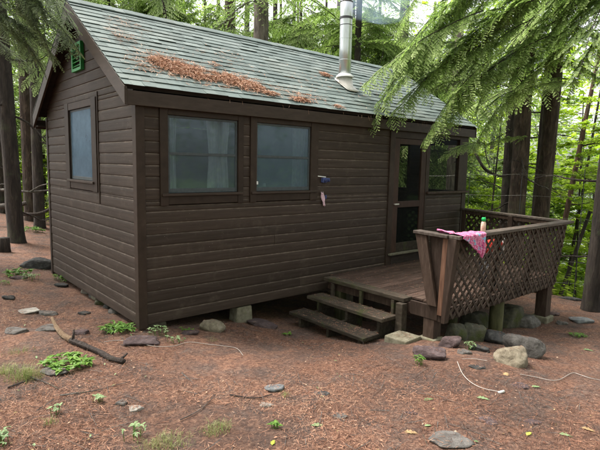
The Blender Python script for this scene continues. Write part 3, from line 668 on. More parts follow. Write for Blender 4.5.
post(2.80,-1.87,.15,.052,'railwood',foot=.035); post(4.24,-1.92,.185,.04,'mosspost',True); post(5.70,-1.92,.17,.04,'railwood',foot=.10); post(3.52,-1.70,.12,.04,'mosspost',True)
post(6.1,-.4,.14,.03,'railwood'); post(3.4,-.3,.14,.04,'railwood'); post(2.84,-.3,.12,.05,'mosspost')
# railing
YT, YB, ZT, ZBm = -2.165, -2.065, 1.03, .07
def rail_pt(x, z): return Vector((x, YB + (YT-YB)*(z-ZBm)/(ZT-ZBm), z))
rl = MB(); rl.box(DX0-.03, DX1+.10, -2.235, -2.095, 1.035, 1.075); rail = rl.build('railing', M['capwood'], deck, .006)
e = MB(); e.hexa([(2.665,-2.094,1.036),(2.80,-2.094,1.036),(2.80,-1.63,1.045),(2.665,-1.63,1.045),(2.665,-2.094,1.074),(2.80,-2.094,1.074),(2.80,-1.63,1.082),(2.665,-1.63,1.082)]); e.build('end_cap', M['capwood'], rail, .006)
e = MB(); e.hexa([(2.685,-1.99,.225),(2.725,-1.99,.225),(2.725,-1.86,.225),(2.685,-1.86,.225),(2.685,-1.80,1.04),(2.725,-1.80,1.04),(2.725,-1.65,1.04),(2.685,-1.65,1.04)]); e.build('leaning_board', M['railwood'], rail, .005)
e = MB(); e.hexa([(2.74,-2.02,.1),(2.78,-2.02,.1),(2.78,-1.93,.1),(2.74,-1.93,.1),(2.74,-2.0,1.036),(2.78,-2.0,1.036),(2.78,-1.815,1.036),(2.74,-1.815,1.036)]); e.build('end_panel', M['railwood'], rail, .004)
e = MB(); e.hexa([(2.70,-2.052,.13),(2.738,-2.052,.13),(2.738,-1.992,.13),(2.70,-1.992,.13),(2.70,-2.085,1.033),(2.738,-2.085,1.033),(2.738,-2.02,1.033),(2.70,-2.02,1.033)]); e.build('worn_upright', M['orangewood'], rail, .004)
e = MB(); e.hexa([(2.69,-2.10,.05),(2.78,-2.10,.05),(2.78,-2.055,.05),(2.69,-2.055,.05),(2.69,-2.20,1.034),(2.78,-2.20,1.034),(2.78,-2.09,1.034),(2.69,-2.09,1.034)]); e.build('corner_board', M['railwood'], rail, .004)
for xx in (3.75, 4.75, 5.65):
    e = MB(); e.hexa([(xx-.045,-2.055,.06),(xx+.045,-2.055,.06),(xx+.045,-2.012,.06),(xx-.045,-2.012,.06),(xx-.045,-2.15,1.034),(xx+.045,-2.15,1.034),(xx+.045,-2.105,1.034),(xx-.045,-2.105,1.034)]); e.build('upright', M['railwood'], rail, .004)
e = MB(); a, b2 = rail_pt(2.79,1.0), rail_pt(DX1+.02,1.0); e.beam(a+Vector((0,.02,0)), b2+Vector((0,.02,0)), .03, .065); e.build('top_rail', M['railwood'], rail, .004)
def lattice(A, B, zb, zt, pt, name, parent, out):
    """two crossed layers of thin laths between x=A..B (parameter along the rail)"""
    mb = MB(); H = zt-zb; pitch = .136; k = 1.0
    for layer in (0, 1):
        u = A - H*k
        while u < B + H*k:
            if layer == 0: u0, z0_, u1, z1_ = u, zb, u+H*k, zt
            else: u0, z0_, u1, z1_ = u+H*k, zb, u, zt
            def cl(a_, za_, b_, zb_):
                if a_ > b_: a_, za_, b_, zb_ = b_, zb_, a_, za_
                if b_ <= A or a_ >= B: return None
                if a_ < A: za_ += (zb_-za_)*(A-a_)/(b_-a_); a_ = A
                if b_ > B: zb_ += (za_-zb_)*(b_-B)/(b_-a_); b_ = B
                return a_, za_, b_, zb_
            q = cl(u0, z0_, u1, z1_)
            if q and abs(q[2]-q[0]) > .03:
                p0, p1 = pt(q[0], q[1]), pt(q[2], q[3]); o = out*(.003+layer*.0045)
                mb.beam(p0+o, p1+o, .038, .004, up=out)
            u += pitch + random.uniform(-.003, .003)
    return mb.build(name, M['lath'], parent)
lattice(2.78, DX1+.02, ZBm, ZT, rail_pt, 'lattice', rail, Vector((0,-1,.1)).normalized())
# side rail running back to the cabin corner
SA, SB = Vector((DX1+.06,-2.094,0)), Vector((6.37,-.03,0))
def sr(u, z, o=0): q = SA.lerp(SB, u); return Vector((q.x+o, q.y, z))
rs = MB(); rs.beam(sr(0,1.053), sr(1,1.053), .12, .035); srail = rs.build('side_railing', M['capwood'], deck, .006)
lattice(0.03, 2.05, .12, 1.03, lambda u, z: sr(u/2.12, z, -.01), 'lattice', srail, Vector((1,-.2,0)).normalized())
e = MB(); e.beam(sr(.02,1.0,-.035), sr(.98,1.0,-.035), .03, .06); e.build('top_rail', M['railwood'], srail, .003)
e = MB(); e.beam(sr(.02,.13,-.035), sr(.98,.13,-.035), .03, .06); e.build('bottom_rail', M['railwood'], srail, .003)
for u in (.45, .965):
    e = MB(); q = sr(u,0,-.06); e.box(q.x-.025,q.x+.02,q.y-.04,q.y+.04,.2,1.034); e.build('upright', M['railwood'], srail, .003)

# steps
steps = thing('steps', 'two mossy grey plank treads climbing to the left edge of the deck', 'steps', (2.4,-.8,-.3))
for (x0, x1, zt, sk) in ((2.37,2.66,.005,0),(2.05,2.34,-.165,.02)):
    m_ = MB(); Mx = Matrix.Rotation(R(-.6+sk*20),4,'Z'); m_.box(x0,x1,-1.46,-.10,zt-.045,zt); m_.build('tread', M['step'], steps, .007)
for y in (-.28,-.82,-1.36):
    m_ = MB(); m_.box(2.42,2.66,y-.022,y+.022,-.17,-.042); m_.box(2.36,2.72,y-.02,y+.02,-.36,-.172); m_.box(2.09,2.358,y-.022,y+.022,-.36,-.212); m_.box(2.68,2.72,y-.022,y+.022,-.17,.17); m_.build('support', M['step'], steps, .004)
m_ = MB(); m_.box(2.62,2.72,-1.56,-1.46,-.36,.168); m_.build('side_post', M['step'], steps, .006)
g0 = G(2.55,-1.66)
t = MB(); t.box(-.17,.17,-.15,.15,-.07,.055); o = t.build('concrete_block', M['concrete'], None, .015); o.location = (2.50,-1.68,g0+.02); o.rotation_euler = (R(1),R(2),R(6)); tag(o, 'flat square concrete block on the ground at the lower end of the steps', 'block')

# towel draped over the rail
tw = MB(); nu, nv = 34, 40; uvs = []
vs = []
for i in range(nu+1):
    u = i/nu; x = 2.73+u*.47
    outl = .03 + .26*min(1, (u/.86))**1.2 if u < .88 else .29-.26*((u-.88)/.12)*.35
    inl = .10+.05*math.sin(u*5)
    tot = inl+.14+outl
    for jv in range(nv+1):
        s_ = jv/nv*tot
        rip = .010*math.sin(u*17+2)+.006*math.sin(u*31+jv*.3)
        if s_ < inl: fl = min(1,max(0,(u-.18)/.12)); y, z = (-2.078+rip*.4)*fl + (-2.082+(inl-s_)*1.6)*(1-fl), (1.08-(inl-s_))*fl + (1.094+abs(rip))*(1-fl)
        elif s_ < inl+.14: q = (s_-inl)/.14; y, z = -2.082-q*.158, 1.080+.006*math.sin(u*23+q*4)+.008*math.sin(q*math.pi)
        else: q = s_-inl-.14; y, z = -2.245-abs(rip)*(1+q*3)-.006, 1.078-q
        vs.append((x+.05*(s_-inl-.14)*(1 if s_ > inl+.14 else 0)+.01*math.sin(jv*.4), y, z)); uvs.append((x*1.4, s_*1.4))
tw.add(vs, [(i*(nv+1)+j_, (i+1)*(nv+1)+j_, (i+1)*(nv+1)+j_+1, i*(nv+1)+j_+1) for i in range(nu) for j_ in range(nv)])
o = tw.build('towel', M['towel'], smooth=True); ul = o.data.uv_layers.new(name='UVMap')
for l in o.data.loops: ul.data[l.index].uv = uvs[l.vertex_index]
o.modifiers.new('s','SOLIDIFY').thickness = .006; tag(o, 'pink patterned beach towel draped over the corner of the deck railing', 'towel')
# bottle on the rail
bx = 3.30; t = thing('spray_bottle', 'small pinkish bottle with bright green cap standing on the railing beside the towel', 'bottle', (bx,-2.165,1.075))
m_ = MB(); m_.tube([(bx,-2.165,1.076),(bx,-2.165,1.08),(bx,-2.165,1.175),(bx,-2.165,1.195),(bx,-2.165,1.205)],[.027,.029,.029,.022,.016],20); m_.build('bottle_body', M['bottle'], t, smooth=True)
m_ = MB(); m_.tube([(bx,-2.165,1.205),(bx,-2.165,1.24),(bx,-2.165,1.248)],[.024,.024,.018],20); m_.build('cap', M['greencap'], t, smooth=True)
# basket with a red bag behind the lattice
bx0, by0 = 4.22, -1.78
t = thing('wire_basket', 'dark mesh basket standing on the deck behind the lattice', 'basket', (bx0,by0,DZ))
m_ = MB()
for k in range(7):
    z = DZ+.01+k*.075; w_ = .15+.03*k/6
    pts = [(bx0+w_*math.cos(a*math.pi/12), by0+w_*.72*math.sin(a*math.pi/12), z) for a in range(25)]; m_.tube(pts, .005 if k < 6 else .009, 5)
for a in range(26):
    c_, s_ = math.cos(a*2*math.pi/26), math.sin(a*2*math.pi/26); m_.tube([(bx0+.15*c_, by0+.108*s_, DZ+.01),(bx0+.18*c_, by0+.13*s_, DZ+.46)], .0035, 5)
m_.build('mesh_side', M['black'], t)
m_ = MB(); m_.tube([(bx0,by0,DZ+.002),(bx0,by0,DZ+.015)],.15,20); m_.build('base', M['black'], t)
m_ = MB(); m_.tube([(bx0,by0,DZ+.02),(bx0,by0,DZ+.2),(bx0,by0,DZ+.32)],[.10,.105,.09],16); tag(m_.build('dark_bag', M['steel_dark'], None, smooth=True), 'dark bag stuffed inside the mesh basket on the deck', 'bag')
bm = bmesh.new(); bmesh.ops.create_icosphere(bm, subdivisions=4, radius=1)
for v_ in bm.verts:
    n_ = noise.noise(v_.co*2.1)*.22; v_.co = Vector((v_.co.x*.175, v_.co.y*.12, v_.co.z*.135))*(1+n_)
me = bpy.data.meshes.new('red_bag'); bm.to_mesh(me); bm.free(); me.materials.append(M['red']); me.polygons.foreach_set('use_smooth', [True]*len(me.polygons))
o = link('red_bag', me); o.location = (bx0+.02, by0, DZ+.56); tag(o, 'red fabric bag lying on top of the dark mesh basket behind the lattice', 'bag')
m_ = MB(); m_.tube([(bx0+.15,by0-.09,DZ+.46),(bx0+.16,by0-.10,DZ+.62),(bx0+.155,by0-.10,DZ+.66)],[.022,.022,.012],12); tag(m_.build('white_tube', M['whiteplastic']), 'slim white tube standing against the red bag', 'tube')

# ------------------------------------------------------------------ stones
def stone(px, py, wpx, hpx, mt, label, seed=0, boxy=.0, aspect=.8, rot=0, sink=.42, name='stone', group=None, p=None):
    """(px,py) is where its foot meets the ground; wpx,hpx its size as surveyed"""
    if p is None: p = gp(px, py)
    k = mpp(p); w = wpx*k/2; h = hpx*k
    bm = bmesh.new(); bmesh.ops.create_icosphere(bm, subdivisions=5 if hpx > 9 else 4, radius=1)
    off = Vector((seed*3.7+11, seed*1.3, seed*5.1)); r9 = random.Random(seed*13+1)
    planes = [(Vector((r9.gauss(0,1), r9.gauss(0,1), r9.gauss(0,.75))).normalized(), r9.uniform(.72,1.0)) for _ in range(15)]
    planes += [(Vector((r9.uniform(-.2,.2), r9.uniform(-.2,.2), 1)).normalized(), r9.uniform(.68,.85)), (Vector((0,0,-1)), .8)]
    if boxy > .5: planes += [(Vector((q0+r9.uniform(-.2,.2), q1+r9.uniform(-.2,.2), r9.uniform(-.1,.25))).normalized(), .86) for q0, q1 in ((1,0),(-1,0),(0,1),(0,-1))]
    for v_ in bm.verts:
        c = v_.co.normalized()
        r_ = sum((max(0, c.dot(nn))/dd)**13 for nn, dd in planes); r_ = max(r_, 1e-3)**(-1/13)
        r_ = min(r_, 1.25); q = c*r_
        v_.co = q*(1 + noise.noise(q*2.0+off)*.07 + noise.noise(q*6+off)*.03 + noise.noise(q*15+off)*.014)
    bmesh.ops.scale(bm, vec=(w, w*aspect, h/(2-sink*1.6)*1.05), verts=bm.verts)
    me = bpy.data.meshes.new(name); bm.to_mesh(me); bm.free(); me.materials.append(M[mt]); me.polygons.foreach_set('use_smooth', [True]*len(me.polygons))
    at = me.attributes.new('rnd','FLOAT','FACE'); at.data.foreach_set('value', [random.random()]*len(me.polygons))
    o = link(name, me); hh = h/(2-sink*1.6)
    bk = Vector((FW.x, FW.y, 0)).normalized()*w*aspect*.8
    o.location = (p.x+bk.x, p.y+bk.y, p.z + hh*(1-sink*1.6)); gx_ = (float(Gbase(p.x+.2,p.y))-float(Gbase(p.x-.2,p.y)))/.4; gy_ = (float(Gbase(p.x,p.y+.2))-float(Gbase(p.x,p.y-.2)))/.4
    o.rotation_euler = (Vector((0,0,1)).rotation_difference(Vector((-gx_,-gy_,1))).to_matrix()@Matrix.Rotation(-YAW + R(rot+random.uniform(-5,5)),3,'Z')).to_euler(); o.location.z += bk.x*gx_+bk.y*gy_
    Mw = Matrix.Translation(o.location) @ o.rotation_euler.to_matrix().to_4x4(); r8 = random.Random(seed+5)
    for pl in me.polygons:
        nz = pl.normal.z
        pr_ = .030 if nz > .8 else (.01 if nz > .55 else 0)
        if r8.random() < pr_*(2.4 if h < .09 else 1.0): STONE_PTS.append(tuple(Mw@pl.center))
    tag(o, label, 'stone', group); return o
STONE_PTS = []
stone(528,358,46,22,'st_grey','long flat-topped grey boulder lying beyond the tan boulder, right of the deck post',1,.75,.62,-28,.2,'boulder')
stone(516,369,38,19,'st_tan','rounded tan boulder in front of the long grey boulder',2,.2,.85,-10,.45,'boulder')
stone(430,362,40,13,'st_purple','flat purple-brown slab in front of the deck corner post',3,.6,.55,-20,.35)
stone(459,340,27,19,'st_moss','yellow-green mossy stone under the deck nearest the corner post',4,.2)
stone(476,341,22,18,'st_moss','tall mossy stone under the deck beside the round post',5,.3)
stone(480,327,30,17,'st_moss','grey mossy slab leaning behind the round green deck post',6,.5)
stone(512,328,40,22,'st_moss','large green mossy boulder under the deck right of the round post',7,.4)
stone(530,327,30,13,'st_grey','low grey stone at the foot of the far deck post',8,.4)
stone(497,343,32,13,'st_dark','low dark stone behind the long grey boulder',9,.3)
stone(452,349,24,11,'st_purple','small purple-grey stone under the deck lattice corner',10,.4)
stone(482,352,23.4,5,'st_dark','dark flat stone beside the pale green seedling',11,.5)
stone(466,356,16.2,4.4,'st_grey','small grey stone in front of the mossy stones',12,.4)
stone(585,325,25.2,4.4,'st_blue','flat pale blue-grey slab at the right edge of the yard',13,.6)
stone(564,326,12.6,3.3,'st_grey','small grey stone left of the pale blue-grey slab',14,.4)
stone(440,340,12.6,3.9,'st_tan','small tan stone at the foot of the corner deck post',15,.3)
stone(480,372,19.8,3.3,'st_dark','half-buried dark flat stone above the looped white cord',16,.5,sink=.5)
stone(524,389,21.6,2.8,'st_purple','half-buried purple flat stone below the tan boulder',17,.5,sink=.5)
stone(536,424,18,2.2,'st_purple','thin purple stone lying flush in the soil at lower right',18,.5,sink=.55)
stone(492,424,19.8,2.8,'st_purple','purple stone flush with the soil left of the yellow leaf',19,.5,sink=.55)
stone(455,447,46,5,'st_grey','wide grey stone with lichen half-buried at the bottom edge',20,.4,sink=.5)
stone(340,419,18,2.8,'st_grey','small flat grey stone in the open soil below the steps',21,.4,sink=.5)
stone(322,393,16.2,2.2,'st_dark','dark stone flush with the soil below the steps',22,.4,sink=.55)
stone(212,332,32,11,'st_tan','light tan block of stone under the cabin front wall',23,.7,.5)
stone(262,327,36,5,'st_purple','low purple stone right of the concrete pier',24,.5)
stone(190,335,18,3.9,'st_purple','small brown stone left of the tan block under the wall',25,.4)
stone(138,345,39.6,5,'st_purple','flat purple-grey stone in front of the cabin corner',26,.5,sink=.45)
stone(116,314,15.3,5,'st_grey','grey stone under the gable wall nearest the cabin corner',27,.3)
stone(107,309,13.5,5,'st_dark','dark grey stone second from the corner under the gable wall',28,.3)
stone(100,305,13.5,5,'st_moss','mossy stone third from the corner under the gable wall',29,.3)
stone(92,299,12.6,5,'st_grey','grey stone fourth from the corner under the gable wall',30,.3)
stone(86,294,12,10,'st_pale','whitish stone fifth from the corner under the gable wall',31,.3)
stone(82,313,14.4,3.3,'st_dark','dark flat stone in the litter beside the gable wall stones',32,.5)
stone(36,268,34,11,'st_dark','large dark grey boulder at the rear corner of the gable wall',33,.3,.7,0,.3,'boulder')
stone(25,311,21.6,3.3,'st_pale','pale flat stone beside the fallen branch tip',34,.5)
stone(44,313,18,3.3,'st_grey','grey flat stone next to the pale flat stone',35,.5)
stone(44,331,23.4,3.9,'st_grey','broad grey stone behind the pale end of the fallen branch',36,.4,sink=.5)
stone(78,334,16.2,3.9,'st_purple','purple stone beyond the middle of the fallen branch',37,.4)
stone(53,374,27,5,'st_grey','grey stone between the grass tuft and bright green clump',38,.4,sink=.4)
stone(134,413,14.4,4.4,'st_pale','pale rounded pebble right of its grey neighbour in the foreground',39,.2)
stone(121,408,12.6,3.9,'st_grey','grey-green pebble left of the pale rounded one',40,.3)
stone(265,405,14.4,3.3,'st_pale','whitish jagged stone in the open soil',41,.5)
stone(274,392,23.4,3.3,'st_blue','bluish stone flush with the soil beyond the whitish one',42,.4,sink=.5)
stone(6,300,12.6,3.9,'st_dark','small dark stone at the left edge beyond the pale stone',43,.4)
stone(10,334,23.4,3.3,'st_grey','flat grey stone at the left edge',44,.4,sink=.5)
stone(412,412,12.6,1.7,'st_purple','tiny purple stone flush in the soil in front of the slab',45,.4,sink=.5)
stone(60,287,14.4,3.3,'st_dark','dark stone between the big boulder and the gable wall stones',46,.4)
stone(16,279,14.4,3.3,'st_purple','purple-brown stone left of the dark boulder',47,.4)
stone(574,300,23.4,2.8,'st_dark','low stone near the foot of the rightmost tree',48,.4)
stone(556,316,12.6,2.8,'st_purple','small brown stone right of the far deck post',49,.4)

for (x0,x1,y0,y1,z,n_) in ((DX0+.14,DX1,DY0,-.05,DZ+.003,2600),(2.37,2.66,-1.46,-.10,.007,420),(2.05,2.34,-1.46,-.10,-.163,420),(2.69,2.85,-1.5,-.1,.228,120),(2.40,2.62,-1.80,-1.58,g0+.078,90),(2.75,6.2,-2.22,-2.11,1.077,120)):
    for _ in range(n_): STONE_PTS.append((random.uniform(x0,x1), random.uniform(y0,y1), z+random.uniform(0,.004)))
sticks('scattered_needle_litter', np.array(STONE_PTS)+[0,0,.003], M['litter'], .015, .05, .0012, .12)
# ------------------------------------------------------------------ branch, sticks, cords
def path3(pts, lift=.0, jit=0):
    out = []
    for px, py in pts:
        p = gp(px, py); out.append(p + Vector((0,0,lift)))
    return out
def smooth_path(P, n=6):
    out = []
    for i in range(len(P)-1):
        p0, p1, p2, p3 = P[max(i-1,0)], P[i], P[i+1], P[min(i+2,len(P)-1)]
        for k in range(n):
            t = k/n; out.append(.5*((2*p1)+(-p0+p2)*t+(2*p0-5*p1+4*p2-p3)*t*t+(-p0+3*p1-3*p2+p3)*t**3))
    out.append(P[-1]); return out
br = thing('fallen_branch', 'broken dead branch with pale bare end and dark bark lying left of the cabin corner', 'branch', gp(90,350))
P = smooth_path(path3([(52,318),(56,328),(63,338),(72,344)], .035), 8); P2 = smooth_path(path3([(71,344),(84,349),(98,354),(110,359),(124,363)], .03), 8)
m_ = MB(); m_.tube(P, list(np.linspace(.016,.031,len(P))), 12, wob=.5); m_.build('bare_wood', M['palewood'], br, smooth=True)
m_ = MB(); m_.tube(P2, list(np.linspace(.029,.021,len(P2))), 12, wob=.5); m_.tube([P2[2]+Vector((0,0,.02)), P2[2]+Vector((.02,.03,.11))], [.015,.008], 8); m_.tube([P2[-4], P2[-4]+Vector((.09,.05,.03))], [.014,.008], 8); m_.build('bark_section', M['wetbark'], br, smooth=True)
def stick(pts, r, mt, label, lift=.012):
    m_ = MB(); P = smooth_path(path3(pts, lift), 4); m_.tube(P, list(np.linspace(r, r*.5, len(P))), 7, wob=.3); o = m_.build('stick', M[mt], smooth=True); tag(o, label, 'stick')
stick([(8,389),(18,384),(28,381)], .009, 'wetbark', 'short dark stick left of the grey stone in the foreground')
stick([(30,378),(48,384),(58,390)], .006, 'deadwood', 'thin grey stick in front of the grass tuft')
stick([(230,397),(255,398),(272,397)], .006, 'wetbark', 'thin dark stick just left of the bluish stone')
stick([(60,398),(95,392),(130,383)], .005, 'deadwood', 'long thin twig across the foreground litter')
stick([(180,420),(200,410),(215,396)], .004, 'deadwood', 'thin twig beyond the foreground grass')
def cord(pts, r, label, knob=None):
    t = thing('cord', label, 'cord', gp(*pts[0])); m_ = MB(); P = smooth_path(path3(pts, .012), 6); m_.tube(P, r, 7); m_.build('rope', M['cord'], t, smooth=True)
    if knob:
        p = P[-1]; m_ = MB(); m_.tube([p-Vector((.02,.0,0)), p+Vector((.035,-.015,.002))], [.012,.010], 10); m_.build('plug', M['whiteplastic'], t, smooth=True)
cord([(104,341),(120,340),(136,343),(155,346),(173,346),(189,344),(208,345),(227,348),(237,351),(243,357)], .0028, 'long white cord lying in front of the cabin corner')
cord([(457,366),(462,376),(470,384),(482,390),(500,393)], .0034, 'curved white cord ending in a small plug near the tan boulder', True)
cord([(462,364),(474,364),(487,365)], .0028, 'short straight piece of white cord under the pale green seedling')
cord([(520,377),(535,378),(550,381),(560,380),(572,375),(580,376),(590,380),(604,381)], .003, 'wavy white cord running from the boulders to the right')

# ------------------------------------------------------------------ small plants
def leaf(mb, base, d, up, L_, w, mi=0, curl=.3, lob=False):
    d = d.normalized(); sd = d.cross(up).normalized(); u = sd.cross(d)
    P = []
    if lob: prof = [(0,.03),(.15,.35),(.28,.95),(.36,.5),(.5,1.0),(.6,.45),(.75,.6),(1,.0)]
    else: prof = [(0,.05),(.2,.7),(.45,1),(.75,.6),(1,.0)]
    L1 = []; R1 = []; Cn = []
    for t, ww in prof:
        c = base + d*(L_*t) - u*(curl*L_*t*t) ; Cn.append(c); L1.append(c+sd*(ww*w/2)+u*(.12*w*ww)); R1.append(c-sd*(ww*w/2)+u*(.12*w*ww))
    n = len(prof); vs = L1+Cn+R1; fs = []
    for i in range(n-1): fs += [(i, i+1, n+i+1, n+i), (n+i, n+i+1, 2*n+i+1, 2*n+i)]
    mb.add(vs, fs, mi)
def plant(px, py, wpx, hpx, mt, label, n=16, name='plant', cat='plant', leafL=None, lob=False, seed=0):
    random.seed(seed*7+int(px)); p = gp(px, py); k = mpp(p); R_ = wpx*k/2; H = hpx*k*.8; n = int(n*1.5)+1
    t = thing(name, label, cat, p); m_ = MB(); st = MB(); lL = leafL or max(.035, R_*.30)
    for i in range(n):
        a = random.uniform(0, 2*math.pi); r = R_*math.sqrt(random.random())*.75; q = Vector((p.x+r*math.cos(a), p.y+r*math.sin(a), 0)); q.z = G(q.x, q.y)
        tp = q + Vector((random.uniform(-.02,.02), random.uniform(-.02,.02), H*random.uniform(.35,.95)))
        st.tube([q-Vector((0,0,.01)), tp], .002, 4)
        for j_ in range(random.choice((4,5,6))):
            b = random.uniform(0, 2*math.pi); leaf(m_, tp, Vector((math.cos(b), math.sin(b), random.uniform(-.1,.5))), Vector((0,0,1)), lL*random.uniform(.6,1.1), lL*random.uniform(.35,.55), 0, random.uniform(.1,.5), lob)
    st.build('stem', M['plant'], t); m_.build('leaves', M[mt], t, smooth=False)
plant(120,331,42,9,'plant','bright green low plant against the gable wall near the cabin corner',22,seed=1)
plant(158,336,24,14,'plant_pale','pale green lobed plant right of the cabin corner',9,lob=True,seed=2)
plant(176,341,22,9,'plant_pale','pale green fallen sprig right of the lobed plant',6,lob=True,seed=3)
plant(186,332,20,5,'plant','small low green plant close under the front wall',8,seed=33)
plant(68,364,54,10,'plant','wide bright green clump in front of the fallen branch',26,seed=4)
plant(418,366,13,13,'plant','bright green seedling in front of the purple slab',7,seed=5)
plant(470,350,12,11,'plant_pale','pale green seedling among the stones under the lattice',6,lob=True,seed=6)
plant(98,403,13,12,'plant_pale','small pale seedling in the open litter',4,lob=True,seed=7)
plant(134,437,26,24,'plant_pale','pale green plant with long leaves at the bottom of the yard',6,lob=True,seed=8)
plant(56,415,14,12,'plant_pale','tiny pale sprout left of the small pale seedling',3,seed=9)
plant(287,335,11,4,'plant','tiny green seedling left of the steps',6,seed=10)
plant(18,275,34,8,'plant','bright green fern beside the dark boulder',18,seed=11)
plant(30,281,22,8,'plant_pale','pale green plant below the bright fern',8,seed=12)
plant(62,281,24,7,'plant','green plant at the foot of the gable wall, rear end',10,seed=13)
plant(276,430,13,8,'plant','yellow-green plant near the bottom edge',3,seed=14)
plant(4,441,26,18,'plant_pale','grey-green plant at the bottom left corner',6,seed=15)
plant(577,337,20,4,'plant','low mossy green patch below the pale blue-grey slab',14,seed=16)
plant(5,285,16,6,'plant','green plant at the left edge',6,seed=17)
plant(498,262+50,1,1,'plant','tiny green shoot between deck stones',1,seed=18)
plant(32,232,26,6,'plant','mossy green tuft at the foot of the left tree',16,seed=19)
plant(64,252,8,8,'plant','slender green shoot behind the cabin corner',4,seed=20)
def fleaf(px, py, wpx, mt, label, rot=0, seed=0):
    random.seed(seed+31); p = gp(px, py)+Vector((0,0,.008)); k = mpp(p); m_ = MB(); a = R(rot)-YAW; L_ = wpx*k
    d = Vector((math.cos(a), math.sin(a), .12)); leaf(m_, p-d*L_*.5, d, Vector((0,0,1)), L_, L_*.55, 0, .12, True)
    o = m_.build('fallen_leaf', M[mt], smooth=True); o.modifiers.new('s','SOLIDIFY').thickness = .0008; tag(o, label, 'leaf')
fleaf(429,397,12,'plant_pale','lime green fallen leaf below the purple slab',20,1)
fleaf(483,399,13,'plant_pale','pale green leaf left of the cord plug',-25,2)
fleaf(536,387,10,'plant_pale','pale green leaf below the tan boulder',0,3)
fleaf(318,424,14,'plant_pale','pale green leaf in the lower middle of the yard',-5,4)
fleaf(411,431,15,'drytan','curled tan leaf in the lower middle foreground',-10,5)
fleaf(566,434,13,'plant_pale','pale green leaf near the lower right corner',-30,6)
fleaf(529,433,10,'yellow','yellow leaf in the lower right foreground',40,7)
fleaf(588,429,13,'drytan','tan leaf at the right edge, lower corner',-40,8)
fleaf(588,351,10,'plant_pale','pale green leaf at the right edge below the slab',-30,9)
fleaf(506,376,12,'drytan','tan dry leaf against the tan boulder',60,10)
fleaf(428,424,8,'plant_pale','small pale leaf right of the curled tan one',10,11)
fleaf(273,446,10,'yellow','yellow leaf at the bottom edge',80,12)
def grass(px, py, wpx, hpx, label, n=260, seed=0):
    n = int(n*.8)
    random.seed(seed+50); p = gp(px, py); k = mpp(p); m_ = MB(); R_ = wpx*k/2
    for i in range(n):
        a = random.uniform(0, 2*math.pi); r = R_*math.sqrt(random.random()); r *= random.choice((.5,1,1.1)); q = Vector((p.x+r*math.cos(a), p.y+r*math.sin(a)*.8, 0)); q.z = G(q.x,q.y)-.005
        h = hpx*k*random.uniform(.25,1.35)*max(.25,1.1-r/R_*.6); b = random.uniform(0, 2*math.pi); l = Vector((math.cos(b), math.sin(b), 0))*h*random.uniform(.2,1.1); s = Vector((-math.sin(b), math.cos(b), 0))*.0013
        m1 = q+l*.35+Vector((0,0,h*.65)); m2 = q+l+Vector((0,0,h*.8)); m_.add([q-s,q+s,m1+s*.8,m1-s*.8,m2], [(0,1,2,3),(3,2,4)])
    tag(m_.build('grass_tuft', M['grass']), label, 'grass tuft')
grass(24,378,34,18,'pale feathery grass tuft at the left side of the foreground',420,1)
grass(6,372,24,14,'pale grass at the left edge beside the feathery tuft',220,2)
grass(216,432,34,13,'sparse pale grass patch in the lower left foreground',260,3)
grass(165,446,60,12,'pale grass along the bottom edge',420,4)
grass(285,395,10,8,'small thin grass tuft beside the bluish stone',50,5)
grass(212,341,12,6,'tiny dry grass tuft in front of the tan block',40,6)
grass(20,352,30,8,'thin grass between the left edge and the bright green clump',120,7)
grass(50,425,16,10,'thin pale grass left of the foreground pebbles',60,8)
random.seed(99)

